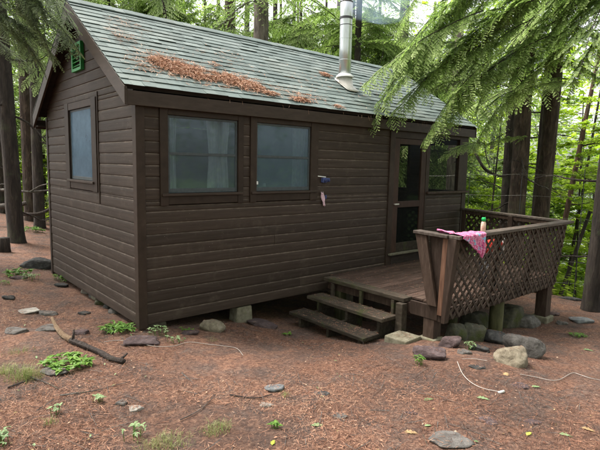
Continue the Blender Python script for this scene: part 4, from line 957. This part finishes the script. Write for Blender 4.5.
# ------------------------------------------------------------------ trees
def hem_branch(seed, L_=2.2, step=.07, near=True, mat='needle', droop=.35):
    rd = random.Random(seed); mb = MB()
    def curve(t): return Vector((L_*t, .06*L_*math.sin(t*3+seed), .10*L_*t - droop*L_*t*t))
    pts = [curve(i/10) for i in range(11)]; mb.tube(pts, [(.009 if near else .014)*L_/2.2*(1-.85*i/10)+.0015 for i in range(11)], 6, 0, False)
    s = .10*L_
    sidx = 1
    while s < L_*.99:
        t = s/L_; base = curve(t); tan = (curve(min(t+.02,1))-curve(t-.02)).normalized(); sd = tan.cross(Vector((0,0,1))).normalized(); sidx = -sidx
        ln = (L_*.34*(1-t)**.6*(min(1, t*3.2)**.8)*rd.uniform(.55,1.25)+.10) if near else L_*.46*(1-t)**.75*(min(1, t*3.2)**.8)*rd.uniform(.65,1.15)+.07
        ang = R(rd.uniform(42,62)); d = (tan*math.cos(ang)+sd*sidx*math.sin(ang)).normalized(); d.z += rd.uniform(-.16,.08); d.normalize()
        dr = rd.uniform(.1,.5)
        def c2(q): return base + d*ln*q - Vector((0,0,1))*dr*ln*q*q
        if near: mb.tube([c2(0),c2(.5),c2(1)],[.0045,.0032,.0018],4,0,False)
        st = .026 if near else .075; q = .04; k2 = 1
        while q < 1:
            b2 = c2(q); d2t = (c2(min(q+.05,1.05))-b2).normalized(); sd2 = d2t.cross(Vector((0,0,1))).normalized(); k2 = -k2
            l3 = (.035+.15*(1-q)**.8*min(1,ln/.4))*rd.uniform(.6,1.2)*(1 if near else 1.35); a2 = R(rd.uniform(35,60))
            d3 = (d2t*math.cos(a2)+sd2*k2*math.sin(a2)+Vector((0,0,rd.uniform(-.22,.04)))).normalized(); s3 = d3.cross(Vector((0,0,1))).normalized()
            tipness = min(1, max(0, rd.gauss(.20,.12) + .45*q**2)); 
            if near:
                m_ = max(3, int(l3/.0105)); w_ = .0155; e3 = b2+d3*l3-Vector((0,0,.15))*l3; m3 = b2+d3*l3*.5-Vector((0,0,.15))*l3*.25
                mb.add([b2-s3*.002, b2+s3*.002, m3+s3*.0055, e3, m3-s3*.0055], [(0,1,2,3,4)], 1, tipness)
                for i in range(m_):
                    f = (i+.5)/m_; c = b2+d3*l3*f - Vector((0,0,.15))*l3*f*f; ww = w_*(1-.45*f)
                    cc = min(1, tipness + (.30+.25*rd.random() if f > .55 else 0))
                    for sg in (-1,1):
                        tp = c + s3*sg*ww*1.25 + d3*ww*.9 + Vector((0,0,rd.uniform(-.006,.004)))
                        mb.add([c-d3*.0048, c+d3*.0058, tp+d3*.0038, tp-d3*.0038], [(0,1,2,3)], 1, cc)
            else:
                tp = b2+d3*l3-Vector((0,0,.15*l3)); ww = rd.uniform(.012,.020); md = b2.lerp(tp,.5)
                mb.add([b2, md+s3*ww, tp, md-s3*ww], [(0,1,2,3)], 1, tipness)
                md2 = b2.lerp(tp,.75); mb.add([b2.lerp(tp,.3), md2+s3*ww*1.5+d3*.01, tp+s3*ww, md2], [(0,1,2,3)], 1, min(1,tipness+.15)); mb.add([b2.lerp(tp,.3), md2, tp-s3*ww, md2-s3*ww*1.5+d3*.01], [(0,1,2,3)], 1, min(1,tipness+.1*rd.random()))
            q += st/ln
        s += step*rd.uniform(.6,1.3)*(1.25 if near else .85)
    return mb.mesh('branch', [M['bark_dark'], M[mat]])
def leafy_branch(seed, L_=1.8, mat='leaf', n=420, lw=.05):
    rd = random.Random(seed); mb = MB()
    def curve(t): return Vector((L_*t, .08*L_*math.sin(t*4+seed), .22*L_*t-.22*L_*t*t))
    mb.tube([curve(i/8) for i in range(9)], [.012*(1-.8*i/8)+.0015 for i in range(9)], 5, 0, False)
    tw = []
    for i in range(16):
        t = rd.uniform(.15,1); b = curve(t); a = rd.choice((-1,1))*R(rd.uniform(30,70)); l = L_*.38*(1.15-t)*rd.uniform(.6,1.2)
        e = b + Vector((math.cos(a), math.sin(a), rd.uniform(-.1,.25)))*l; tw.append((b, e)); mb.tube([b,e],[.004,.0012],4,0,False)
    for i in range(n):
        b, e = rd.choice(tw); q = rd.uniform(.1,1.05); c = b.lerp(e, q)+Vector((rd.gauss(0,.05),rd.gauss(0,.05),rd.gauss(0,.025)))
        a = rd.uniform(0,2*math.pi); d = Vector((math.cos(a),math.sin(a),rd.uniform(-.5,.2))); s_ = d.cross(Vector((rd.gauss(0,.35),rd.gauss(0,.35),1))).normalized(); l = lw*rd.uniform(.7,1.5)
        d.normalize(); mb.add([c-d*l, c+s_*l*.5-d*l*.1, c+d*l, c-s_*l*.5-d*l*.1], [(0,1,2,3)], 1)
    return mb.mesh('branch', [M['bark_dark'], M[mat]])
HN = [hem_branch(i, 2.3, .055, True, 'needle', dr) for i, dr in ((1,.30),(2,.42),(3,.55))]
HB = [hem_branch(i, 2.3, .065, True, 'needle_blue', dr) for i, dr in ((11,.45),(12,.6))]
HF = [hem_branch(i, 2.6, .11, False, 'needle', dr) for i, dr in ((4,.3),(5,.45),(6,.55))]
HFB = [hem_branch(i, 2.6, .11, False, 'needle_blue', dr) for i, dr in ((14,.35),(15,.5))]
LB = [leafy_branch(i, 1.8, 'leaf') for i in (1,2,3)]; LD = [leafy_branch(i, 2.0, 'leaf_dark', 460, .055) for i in (4,5)]
def dead_limb(seed, L_):
    rd = random.Random(seed); mb = MB(); P = [Vector((0,0,0))]; d = Vector((1,0,rd.uniform(-.25,.5)))
    for i in range(7): d = (d+Vector((0,rd.gauss(0,.18),rd.gauss(0,.16)))).normalized(); P.append(P[-1]+d*L_/7)
    mb.tube(P, [.022*(1-.85*i/7)*L_/1.5+.002 for i in range(8)], 6, 0, False, wob=.2)
    for k in range(9):
        i = rd.randint(1,6); q = P[i]; dd = Vector((rd.uniform(.2,1),rd.choice((-1,1))*rd.uniform(.3,1),rd.uniform(-.5,.5))).normalized(); l = L_*rd.uniform(.12,.4); m1 = q+dd*l*.5+Vector((0,0,rd.gauss(0,.03))); mb.tube([q,m1,m1+(dd+Vector((0,0,rd.gauss(0,.3))))*l*.5],[.006,.004,.0012],4,0,False)
    return mb.mesh('dead_limb', M['bark_dark'])
DL = [dead_limb(i, 1.5) for i in range(4)]
def tree(name, x, y, r, h, barkm, label, protos, zr, nb, bl=(.7,1.2), lean=(0,0), group=None, dead=0, cat='tree', droop=(-8,18), z0=None, azr=None, seed=None, deadz=(.8,4.5), curve=0):
    rd = random.Random(seed if seed is not None else int(x*131+y*17)); gz = G(x, y)-.1 if z0 is None else z0
    t = thing(name, label, cat, (x,y,gz), group)
    m_ = MB(); n = 22
    def cen(z): f = z; return Vector((x+lean[0]*f+curve*math.sin(f*.5)*.3, y+lean[1]*f, gz+z))
    P = [cen(h*i/n) for i in range(n+1)]; RR = [r*(1-.55*i/n)*(1+.55*math.exp(-(h*i/n)/.22)) for i in range(n+1)]
    P = [cen(0), cen(.15), cen(.35)]+[cen(.35+(h-.35)*i/n) for i in range(1,n+1)]; RR = [r*1.35, r*1.15, r*1.06]+[r*(1.05-.5*i/n) for i in range(1,n+1)]
    m_.tube(P, RR, 16 if r > .07 else 8, wob=.14); m_.build('trunk', M[barkm], t, smooth=True)
    inv = Matrix.Translation((x,y,gz)).inverted()
    for k in range(nb):
        z = rd.uniform(*zr); f = (z-zr[0])/max(zr[1]-zr[0],.1); c = cen(z); o = bpy.data.objects.new('branch', rd.choice(protos)); C.objects.link(o); o.parent = t
        s_ = rd.uniform(*bl)*(1.1-.35*f); az_ = rd.uniform(0, 2*math.pi) if azr is None else rd.uniform(*azr)
        o.location = c-Vector((x,y,gz)); o.rotation_euler = (R(rd.uniform(-15,15)), R(rd.uniform(*droop)), az_); o.scale = (s_,)*3
    for k in range(dead):
        z = rd.uniform(*deadz); c = cen(z); o = bpy.data.objects.new('dead_limb', rd.choice(DL)); C.objects.link(o); o.parent = t; s_ = rd.uniform(.5,1.1)
        o.location = c-Vector((x,y,gz)); o.rotation_euler = (rd.uniform(-3,3), R(rd.uniform(-15,20)), rd.uniform(0,2*math.pi)); o.scale = (s_,)*3
    return t
def at_dist(px, py, dist):
    d = ray(px, py); q = CAM+d*(dist/math.hypot(d.x,d.y)); return q.x, q.y
def T(name, px, dist, wpx, *a, py=200, **k):
    x, y = at_dist(px, py, dist); r = wpx*dist*.98/F/2
    return tree(name, x, y, r, *a, **k)
rc = (-.03, .012)
# right hand group
T('hemlock', 518, 12.3, 15.5, 13, 'bark', 'thick reddish-brown hemlock trunk right behind the deck, nearest the cabin corner', HN, (4.6,8), 16, (.8,1.3), dead=8, azr=(R(120),R(300)), lean=(-.005,.004), deadz=(1.6,5), seed=3)
T('hemlock', 506.5, 13.2, 9.5, 12, 'bark_dark', 'darker hemlock trunk half hidden left of the thick reddish one', HF, (4.5,7), 6, dead=7, lean=(-.004,.004), seed=4)
T('hemlock', 541, 12.6, 14.5, 13, 'bark', 'straight hemlock trunk second from the cabin behind the deck railing', HN, (4.8,8), 14, (.8,1.2), dead=8, azr=(R(100),R(320)), lean=(.012,-.010), seed=5)
T('hemlock', 535, 12.9, 6, 6, 'bark_dark', 'broken-topped thin dark trunk against the second hemlock', DL, (2,5), 3, lean=(.006,-.004), seed=6)
T('hemlock', 591, 9.9, 13, 12, 'bark_dark', 'hemlock trunk at the right edge of the yard', HN, (5.4,7.5), 8, (.7,1.0), dead=7, azr=(R(110),R(330)), lean=(.017,-.014), seed=7, py=300)
T('hemlock', 450, 14.5, 10, 12, 'bark_grey', 'grey trunk seen through the porch screens', HF, (4.5,7), 6, dead=3, seed=8)
T('sapling', 556, 14.5, 5, 8, 'bark_red', 'slim leaning reddish sapling right of the second hemlock', LB, (2.5,7), 22, (.6,1.1), lean=(.11,-.07), seed=9)
T('sapling', 566, 13, 3.4, 7, 'bark_dark', 'thin dark sapling leaning right between the sapling and the edge hemlock', LB, (2.2,6), 20, (.6,1.0), lean=(.20,-.17), seed=10)
T('sapling', 571, 16, 3, 7, 'bark_dark', 'very thin dark sapling left of the edge hemlock', LD, (2.2,6), 18, (.6,1.0), lean=(.06,-.06), seed=11)
# overhanging hemlock boughs in front of the roof: a tree standing right of the deck, out of the frame
def bough(t, base, target, proto, sc, roll=0):
    o = bpy.data.objects.new('branch', proto); C.objects.link(o); o.parent = t; loc = t.location
    o.location = Vector(base)-loc; d = (Vector(target)-Vector(base)); o.rotation_mode = 'QUATERNION'
    L_ = d.length; pitch = math.atan2(d.z, math.hypot(d.x,d.y)); azm = math.atan2(d.y,d.x)
    M_ = Matrix.Rotation(azm,4,'Z')@Matrix.Rotation(-pitch-.22,4,'Y')@Matrix.Rotation(roll,4,'X'); o.rotation_quaternion = M_.to_quaternion(); s_ = L_/2.25*sc; o.scale = (s_,)*3
def P3(px, py, dist):
    d = ray(px, py); return CAM+d*dist
def overhang(t, lst, seed, sub=True):
    rd = random.Random(seed)
    for (px, py, dist, bx_, by_, bd, *mp) in lst:
        bough(t, P3(bx_, by_, bd), P3(px, py, dist), rd.choice(mp[0] if mp else HN), 1, rd.uniform(-.5,.5))
        if not sub or dist > 8.75 or px > 535: continue
        ax_, ay_ = px+rd.uniform(8,40), py+rd.uniform(-30,4); an = rd.uniform(R(-75),R(60)); l_ = rd.uniform(34,58)
        bough(t, P3(ax_+l_*math.cos(an), ay_-abs(l_*math.sin(an))*.8, dist+rd.uniform(.2,.5)), P3(ax_, ay_+6, dist+rd.uniform(-.1,.2)), rd.choice(mp[0] if mp else HN), 1, rd.uniform(-.9,.9))
big = T('hemlock', 640, 9.6, 18, 13, 'bark', 'large hemlock just right of the view whose boughs hang in front of the roof', HN, (5.6,7), 4, (.8,1.2), azr=(R(120),R(260)), seed=21)
overhang(big, [
 (366,100,7.6,470,22,8.2),(372,88,7.8,480,10,8.4),(395,112,7.7,490,40,8.4),(425,143,7.6,500,55,8.4),(437,128,7.8,520,50,8.5),(380,72,8.0,470,-8,8.6),
 (405,60,8.0,500,-20,8.6),(430,80,8.0,540,0,8.6),(452,112,7.9,545,35,8.6),(468,138,7.9,560,60,8.7),(415,35,8.2,510,-40,8.8),(445,50,8.3,560,-20,8.8),
 (470,85,8.1,570,15,8.7),(492,110,8.2,585,40,8.8),(500,62,8.3,600,-12,8.9),(480,30,8.4,590,-50,8.9),(530,50,8.4,630,-30,9.0),(555,84,8.6,640,0,9.0),
 (575,60,8.6,660,-10,9.2),(450,15,8.6,540,-50,9.1),(395,20,8.6,480,-60,9.1),(560,20,8.6,650,-60,9.2),(600,12,8.8,690,-60,9.3),
 (412,100,7.9,500,30,8.5),(440,100,8.0,530,20,8.6),(460,65,8.2,555,-10,8.7),(510,20,8.6,600,-60,9.0),(515,80,8.6,610,10,9.0),(540,10,8.8,640,-70,9.2),(425,12,8.6,520,-60,9.0),], 5)
# hemlock in front of the left gable peak
lt = T('hemlock', -46, 9.8, 18, 12, 'bark_grey', 'hemlock just left of the view whose boughs cover the gable peak', HB, (4.2,6.5), 12, (.7,1.1), seed=22)
overhang(lt, [
 (77,36,6.6,-15,-25,7.4,HB),(66,42,6.7,-5,0,7.4,HB),(72,16,6.6,0,-45,7.3,HB),(58,30,6.8,-20,-20,7.5,HB),(48,48,7.0,-30,5,7.6,HB),(66,8,6.8,0,-60,7.5,HB),
 (40,20,7.0,-40,-40,7.6,HB),(30,42,7.0,-50,0,7.6,HB),(50,0,7.0,-20,-70,7.6,HB),(24,10,7.2,-60,-40,7.8,HB),(60,20,7.2,-10,-50,7.8,HB),(20,50,7.4,-60,20,7.8,HB),(70,26,6.9,-5,-20,7.6,HB),(56,38,6.9,-25,10,7.6,HB),(44,34,7,-40,5,7.6,HB),(60,6,6.9,-10,-45,7.5,HB),(36,8,6.8,-30,-60,7.4,HB),(12,30,6.9,-70,-10,7.4,HB)], 6, False)
# left group
T('hemlock', 15.5, 12.6, 13, 13, 'bark_dark', 'nearest thick hemlock trunk at the left side', HB, (4.8,7.5), 13, dead=6, lean=(-.02,.016), seed=31, py=215)
T('hemlock', 30, 17, 10, 14, 'bark', 'reddish hemlock trunk close left of the cabin gable, left of a pair', HF, (5.5,8), 12, dead=5, seed=32, py=205)
T('hemlock', 39, 15.6, 9, 13, 'bark_dark', 'dark hemlock trunk touching the cabin gable, right of a pair', HF, (5.5,8), 10, dead=5, lean=(.004,.0), seed=33, py=208)
T('hemlock', 2, 19, 7, 14, 'bark_dark', 'dark slim trunk at the left edge', HF, (5,8), 10, dead=4, seed=34)
# behind the roof
T('hemlock', 261, 13.6, 17.5, 14, 'bark_grey', 'thick pale grey trunk rising behind the roof ridge', HF, (6.5,9), 9, dead=4, seed=41, py=20)
T('hemlock', 230, 17, 13, 15, 'bark', 'reddish trunk left of the thick pale one behind the ridge', HF, (5.5,9), 16, dead=5, seed=42, py=20)
T('hemlock', 247, 22, 7, 15, 'bark_dark', 'narrow dark trunk between the two trunks behind the ridge', HF, (5.5,9), 13, dead=4, seed=43, py=20)
T('hemlock', 138, 20, 10, 15, 'bark_dark', 'dark trunk behind the ridge above the left window', HF, (5.5,9), 18, dead=5, seed=44, py=5)
T('hemlock', 179, 22, 8, 15, 'bark_dark', 'dark trunk behind the ridge above the needle drift', HF, (4.5,8), 19, dead=5, seed=45, py=20)
T('hemlock', 358, 14.5, 7.5, 13, 'bark_dark', 'slim dark trunk just right of the stove pipe', HN+HF, (4.0,8.5), 44, dead=9, seed=46, py=40)
T('hemlock', 275, 25, 7, 15, 'bark_dark', 'thin dark trunk right of the thick pale one', HF, (4,8), 19, dead=4, seed=47, py=20)
T('hemlock', 405, 17, 8, 13, 'bark_dark', 'dark trunk behind the roof end, left of the hanging boughs', HF, (3,7.5), 18, dead=6, seed=48, py=40)
# boughs of the trees behind, filling the strip above the roof
for i in range(20):
    px = random.uniform(85, 480); dist = random.uniform(17, 30); x, y = at_dist(px, 100, dist)
    tree('hemlock', x, y, random.uniform(.09,.17), 15, random.choice(['bark','bark_dark','bark_grey']), 'hemlock of the dense stand behind the cabin roof', random.choice([HF,HF,HFB]), (2.5,10), 42, (.8,1.3), group='hemlocks behind the cabin', dead=2, seed=500+i)
for i, (px, dist) in enumerate(((300,16),(325,18),(378,16.5),(400,19),(345,21),(440,18),(280,19),(205,18.5),(165,17),(110,18),(90,21))):
    x, y = at_dist(px, 60, dist); tree('hemlock', x, y, random.uniform(.05,.08), 13, 'bark_dark', 'hemlock of the dense stand behind the cabin roof', HN+HF, (4.0,9.0), 80, (.8,1.3), group='hemlocks behind the cabin', dead=6, seed=560+i, droop=(-5,25))
# left and right middle distance
for i in range(12):
    px = random.uniform(-60, 60); dist = random.uniform(20, 36); x, y = at_dist(px, 180, dist)
    tree('hemlock', x, y, random.uniform(.08,.17), 15, random.choice(['bark','bark_dark']), 'slim hemlock deep in the woods left of the cabin', HF, (3.0,8.0), 20, (.8,1.3), group='hemlocks left of the cabin', dead=3, seed=600+i)
for i in range(4):
    px = random.uniform(440, 640); dist = random.uniform(16, 34); x, y = at_dist(px, 180, dist)
    tree('hemlock', x, y, random.uniform(.06,.14), 15, random.choice(['bark','bark_dark']), 'hemlock down the slope right of the cabin', random.choice([HF,HFB]), (4.5,8.5), 16, (.7,1.2), group='hemlocks down the slope', dead=3, seed=700+i)
for i in range(34):
    px = random.uniform(450, 650) if i < 24 else random.uniform(-30, 75); dist = random.uniform(13.5, 30) if i < 24 else random.uniform(20, 34); x, y = at_dist(px, 230, dist)
    if 0 < x < 7 and 0 < y < 4: continue
    right = i < 24
    tree('young_beech', x, y, random.uniform(.015,.04), random.uniform(3.5,6.5) if right else random.uniform(2,4), 'bark_dark', 'young bright green beech on the slope beyond the deck' if right else 'young bright green beech among the trunks left of the cabin', LB if random.random() < .75 else LD, (.3, 4.4 if right else 3), 22 if right else 20, (.6,1.15), group='young beeches on the slope' if right else 'young beeches left of the cabin', lean=(random.uniform(-.05,.05),random.uniform(-.05,.05)), droop=(-25,10), seed=800+i)
# far crowns: shared crown meshes
def crown(seed, mat, n=5200):
    rd = random.Random(seed); mb = MB(); cl = []
    for i in range(46):
        z = rd.uniform(.06,1); r = (1-z)**.5*.40+.06; a = rd.uniform(0,2*math.pi); q = rd.uniform(.3,1); cl.append((Vector((r*q*math.cos(a), r*q*math.sin(a), z)), rd.uniform(.06,.13)))
    for i in range(n):
        c, s_ = rd.choice(cl); p = c+Vector((rd.gauss(0,s_),rd.gauss(0,s_),rd.gauss(0,s_*.45))); a = rd.uniform(0,2*math.pi); d = Vector((math.cos(a),math.sin(a),rd.uniform(-.5,.3))).normalized(); s2 = d.cross(Vector((rd.gauss(0,.5),rd.gauss(0,.5),1))).normalized(); l = rd.uniform(.006,.013)
        mb.add([p-d*l, p+s2*l*.6, p+d*l, p-s2*l*.6], [(0,1,2,3)], 0)
    return mb.mesh('crown', [M[mat]])
CRN = [crown(1,'leaf'), crown(2,'leaf_dark'), crown(3,'needle'), crown(4,'leaf')]
tm = MB(); tm.tube([(0,0,-.02),(0,0,.3),(.01,0,.6),(.02,.01,.95)],[.012,.010,.007,.001],8); TM = tm.mesh('trunk', M['bark_dark'])
for i in range(44):
    az_ = R(90)-YAW+random.uniform(-.75,.75); dist = random.uniform(34, 75); x, y = CAM.x+dist*math.cos(az_), CAM.y+dist*math.sin(az_); h = random.uniform(13,22)
    t = thing('maple', 'unseen leafy tree behind the viewpoint, added to shade the cabin front', 'tree', (x,y,float(Gbase(x,y))-.2), 'distant trees', random.uniform(0,6))
    for nm, ms in (('trunk',TM),('crown',random.choice([CRN[0], CRN[1], CRN[3]]))):
        o = bpy.data.objects.new(nm, ms); C.objects.link(o); o.parent = t; o.scale = (h*random.uniform(.8,1.1),)*2+(h,)
for i in range(11):  # unseen trees behind the camera, added to cut frontal sky light and fill reflections
    az_ = R(90)-YAW+R(80)+R(200)*i/10; dist = random.uniform(9, 15); x, y = CAM.x+dist*math.cos(az_), CAM.y+dist*math.sin(az_); h = random.uniform(12,17)
    t = thing('maple', 'unseen leafy tree behind the viewpoint, added to shade the cabin front', 'tree', (x,y,float(Gbase(x,y))-.2), 'distant trees', random.uniform(0,6))
    for nm, ms in (('trunk',TM),('crown',random.choice([CRN[1], CRN[2]]))):
        o = bpy.data.objects.new(nm, ms); C.objects.link(o); o.parent = t; o.scale = (h*.9,)*2+(h,)
# undergrowth on the slope
lx, ly = [], []
UG = MB(); rd = random.Random(77)
for i in range(26000):
    px = rd.uniform(430, 660) if i < 18000 else rd.uniform(-60, 70); dist = rd.uniform(12.0, 34) if i < 18000 else rd.uniform(17,40)
    d = ray(px, 230); x = CAM.x+d.x/math.hypot(d.x,d.y)*dist; y = CAM.y+d.y/math.hypot(d.x,d.y)*dist
    if noise.noise(Vector((x*.5,y*.5,4))) < -.05: continue
    z = float(0); lx.append((x,y,rd.random()**2*.8))
zz = Gbase(np.array([q[0] for q in lx]), np.array([q[1] for q in lx]))
for (x,y,h), z in zip(lx, zz):
    a = rd.uniform(0,2*math.pi); d = Vector((math.cos(a),math.sin(a),rd.uniform(-.4,.4))); s2 = d.cross(Vector((0,0,1))).normalized(); p = Vector((x,y,z+h)); l = rd.uniform(.05,.11)
    UG.add([p-d*l,p+s2*l*.55,p+d*l,p-s2*l*.55],[(0,1,2,3)])
tag(UG.build('undergrowth', M['leaf']), None, None, kind='stuff')

# logs and fallen limbs beyond the left trees
def logp(pts, r, mt, label, lift=0.0, nm='log'):
    m_ = MB(); P = smooth_path([P3(px,py,d)+Vector((0,0,lift)) for px,py,d in pts], 5); m_.tube(P, list(np.linspace(r, r*.6, len(P))), 9, wob=.3); tag(m_.build(nm, M[mt], smooth=True), label, 'log')
logp([(-20,190,15),(10,190,14.6),(30,192,14.4),(50,190,14.8)], .035, 'deadwood', 'grey fallen limb lying across behind the left trunks')
logp([(30,192,14.4),(40,186,14.4),(48,184,14.2)], .02, 'deadwood', 'short grey fork of the fallen limb near the gable', nm='limb')
logp([(-20,207,15.5),(10,206,15.5),(26,203,15.6)], .09, 'deadwood', 'mossy fallen log at the left edge below the grey limb')
logp([(22,214,14.5),(38,214,14.4),(52,208,14.6)], .05, 'wetbark', 'dark fallen log ending behind the cabin corner')
p = gp(3,252); m_ = MB(); m_.tube([p-Vector((0,0,.1)), p+Vector((0,0,.12)), p+Vector((0,0,.28))],[.16,.13,.12],14,wob=.3); o = m_.build('stump', M['bark_dark'], smooth=True); tag(o, 'dark cut stump at the left edge of the yard', 'stump')

# wire fence right of the deck
fe = thing('wire_fence', 'thin wire fence with slender posts running behind the deck to the right', 'fence', (8.3,-.5,-.8))
A_, B_ = Vector((7.35,1.6,0)), Vector((9.0,-2.6,0))
fp = [A_.lerp(B_, t) for t in (0,.22,.45,.7,1)]
for q in fp:
    m_ = MB(); z = G(q.x,q.y); m_.tube([(q.x,q.y,z-.1),(q.x+.01,q.y,z+2.6)], .008, 6); m_.build('fence_post', M['steel_dark'], fe)
m_ = MB()
for k in range(6):
    for q0, q1 in zip(fp[:-1], fp[1:]):
        z0_, z1_ = G(q0.x,q0.y)+.3+k*.44, G(q1.x,q1.y)+.3+k*.44; mid = q0.lerp(q1,.5); m_.tube([(q0.x,q0.y,z0_),(mid.x,mid.y,(z0_+z1_)/2-.02),(q1.x,q1.y,z1_)], .002, 4)
m_.build('fence_wire', M['wire'], fe)
# dead crooked limbs right of the porch
logp([(472,146,11.6),(478,158,11.5),(486,170,11.5),(500,176,11.9),(506,176,12.2)], .035, 'bark_dark', 'crooked dead limb between the porch corner and the first hemlock', nm='limb')
logp([(484,140,11.8),(486,155,11.7),(490,168,11.6)], .015, 'bark_dark', 'thin dead twig forking up from the crooked limb', nm='limb')

# smoke drifting from the stove pipe
m, nt, b, out = nmat('thin wood smoke'); nt.nodes.remove(b); pv = nt.nodes.new('ShaderNodeVolumePrincipled'); pv.inputs['Color'].default_value = (.55,.74,.95,1)
nn = noise_n(nt, mapped(nt,(1,1,1)), 1.6, 4, .6); mr = nt.nodes.new('ShaderNodeMapRange'); mr.inputs[1].default_value = .40; mr.inputs[2].default_value = .72; mr.inputs[4].default_value = .55; nt.links.new(nn, mr.inputs[0]); nt.links.new(mr.outputs[0], pv.inputs['Density']); nt.links.new(pv.outputs[0], out.inputs['Volume'])
bm = bmesh.new(); bmesh.ops.create_icosphere(bm, subdivisions=3, radius=1); 
for v_ in bm.verts: v_.co = Vector((v_.co.x*1.0, v_.co.y*.5, v_.co.z*.42))*(1+noise.noise(v_.co*1.5)*.3)
me = bpy.data.meshes.new('smoke'); bm.to_mesh(me); bm.free(); me.materials.append(m); o = link('smoke', me); o.location = (4.85,.9,4.75); o.rotation_euler = (0,R(-8),0); tag(o, None, None, kind='stuff')

# ------------------------------------------------------------------ light, world, camera
EL, AZ = R(60), R(118)     # sun direction: azimuth measured from +X counter-clockwise
w = bpy.data.worlds.new('World'); S.world = w; w.use_nodes = True; nt = w.node_tree
bg = nt.nodes['Background']; sk = nt.nodes.new('ShaderNodeTexSky'); sk.sky_type = 'NISHITA'; sk.sun_disc = False; sk.sun_elevation = EL; sk.sun_rotation = R(90)-AZ
sk.dust_density = 4; sk.air_density = 1.0; sk.ozone_density = 1
hs = nt.nodes.new('ShaderNodeHueSaturation'); hs.inputs['Saturation'].default_value = .12; nt.links.new(sk.outputs[0], hs.inputs['Color']); nt.links.new(hs.outputs[0], bg.inputs[0]); bg.inputs[1].default_value = .15
sl = bpy.data.lights.new('sun', 'SUN'); sl.energy = 1.5; sl.angle = R(26); sl.color = (1,.90,.76); so = bpy.data.objects.new('sun', sl); C.objects.link(so)
dv = Vector((math.cos(EL)*math.cos(AZ), math.cos(EL)*math.sin(AZ), math.sin(EL))); so.rotation_euler = dv.to_track_quat('Z','Y').to_euler()
S.view_settings.view_transform = 'Standard'; S.view_settings.look = 'None'; S.view_settings.gamma = 1; S.view_settings.use_curve_mapping = False; S.view_settings.exposure = 1.85
cd = bpy.data.cameras.new('camera'); cd.sensor_width = 36; cd.lens = F/600*36; cd.clip_start = .05; cd.clip_end = 600
co = bpy.data.objects.new('camera', cd); C.objects.link(co); co.matrix_world = Matrix.Translation(CAM) @ Matrix((RT, UP, -FW)).transposed().to_4x4(); S.camera = co
S.cycles.max_bounces = 8; S.cycles.transparent_max_bounces = 16; S.cycles.volume_bounces = 1
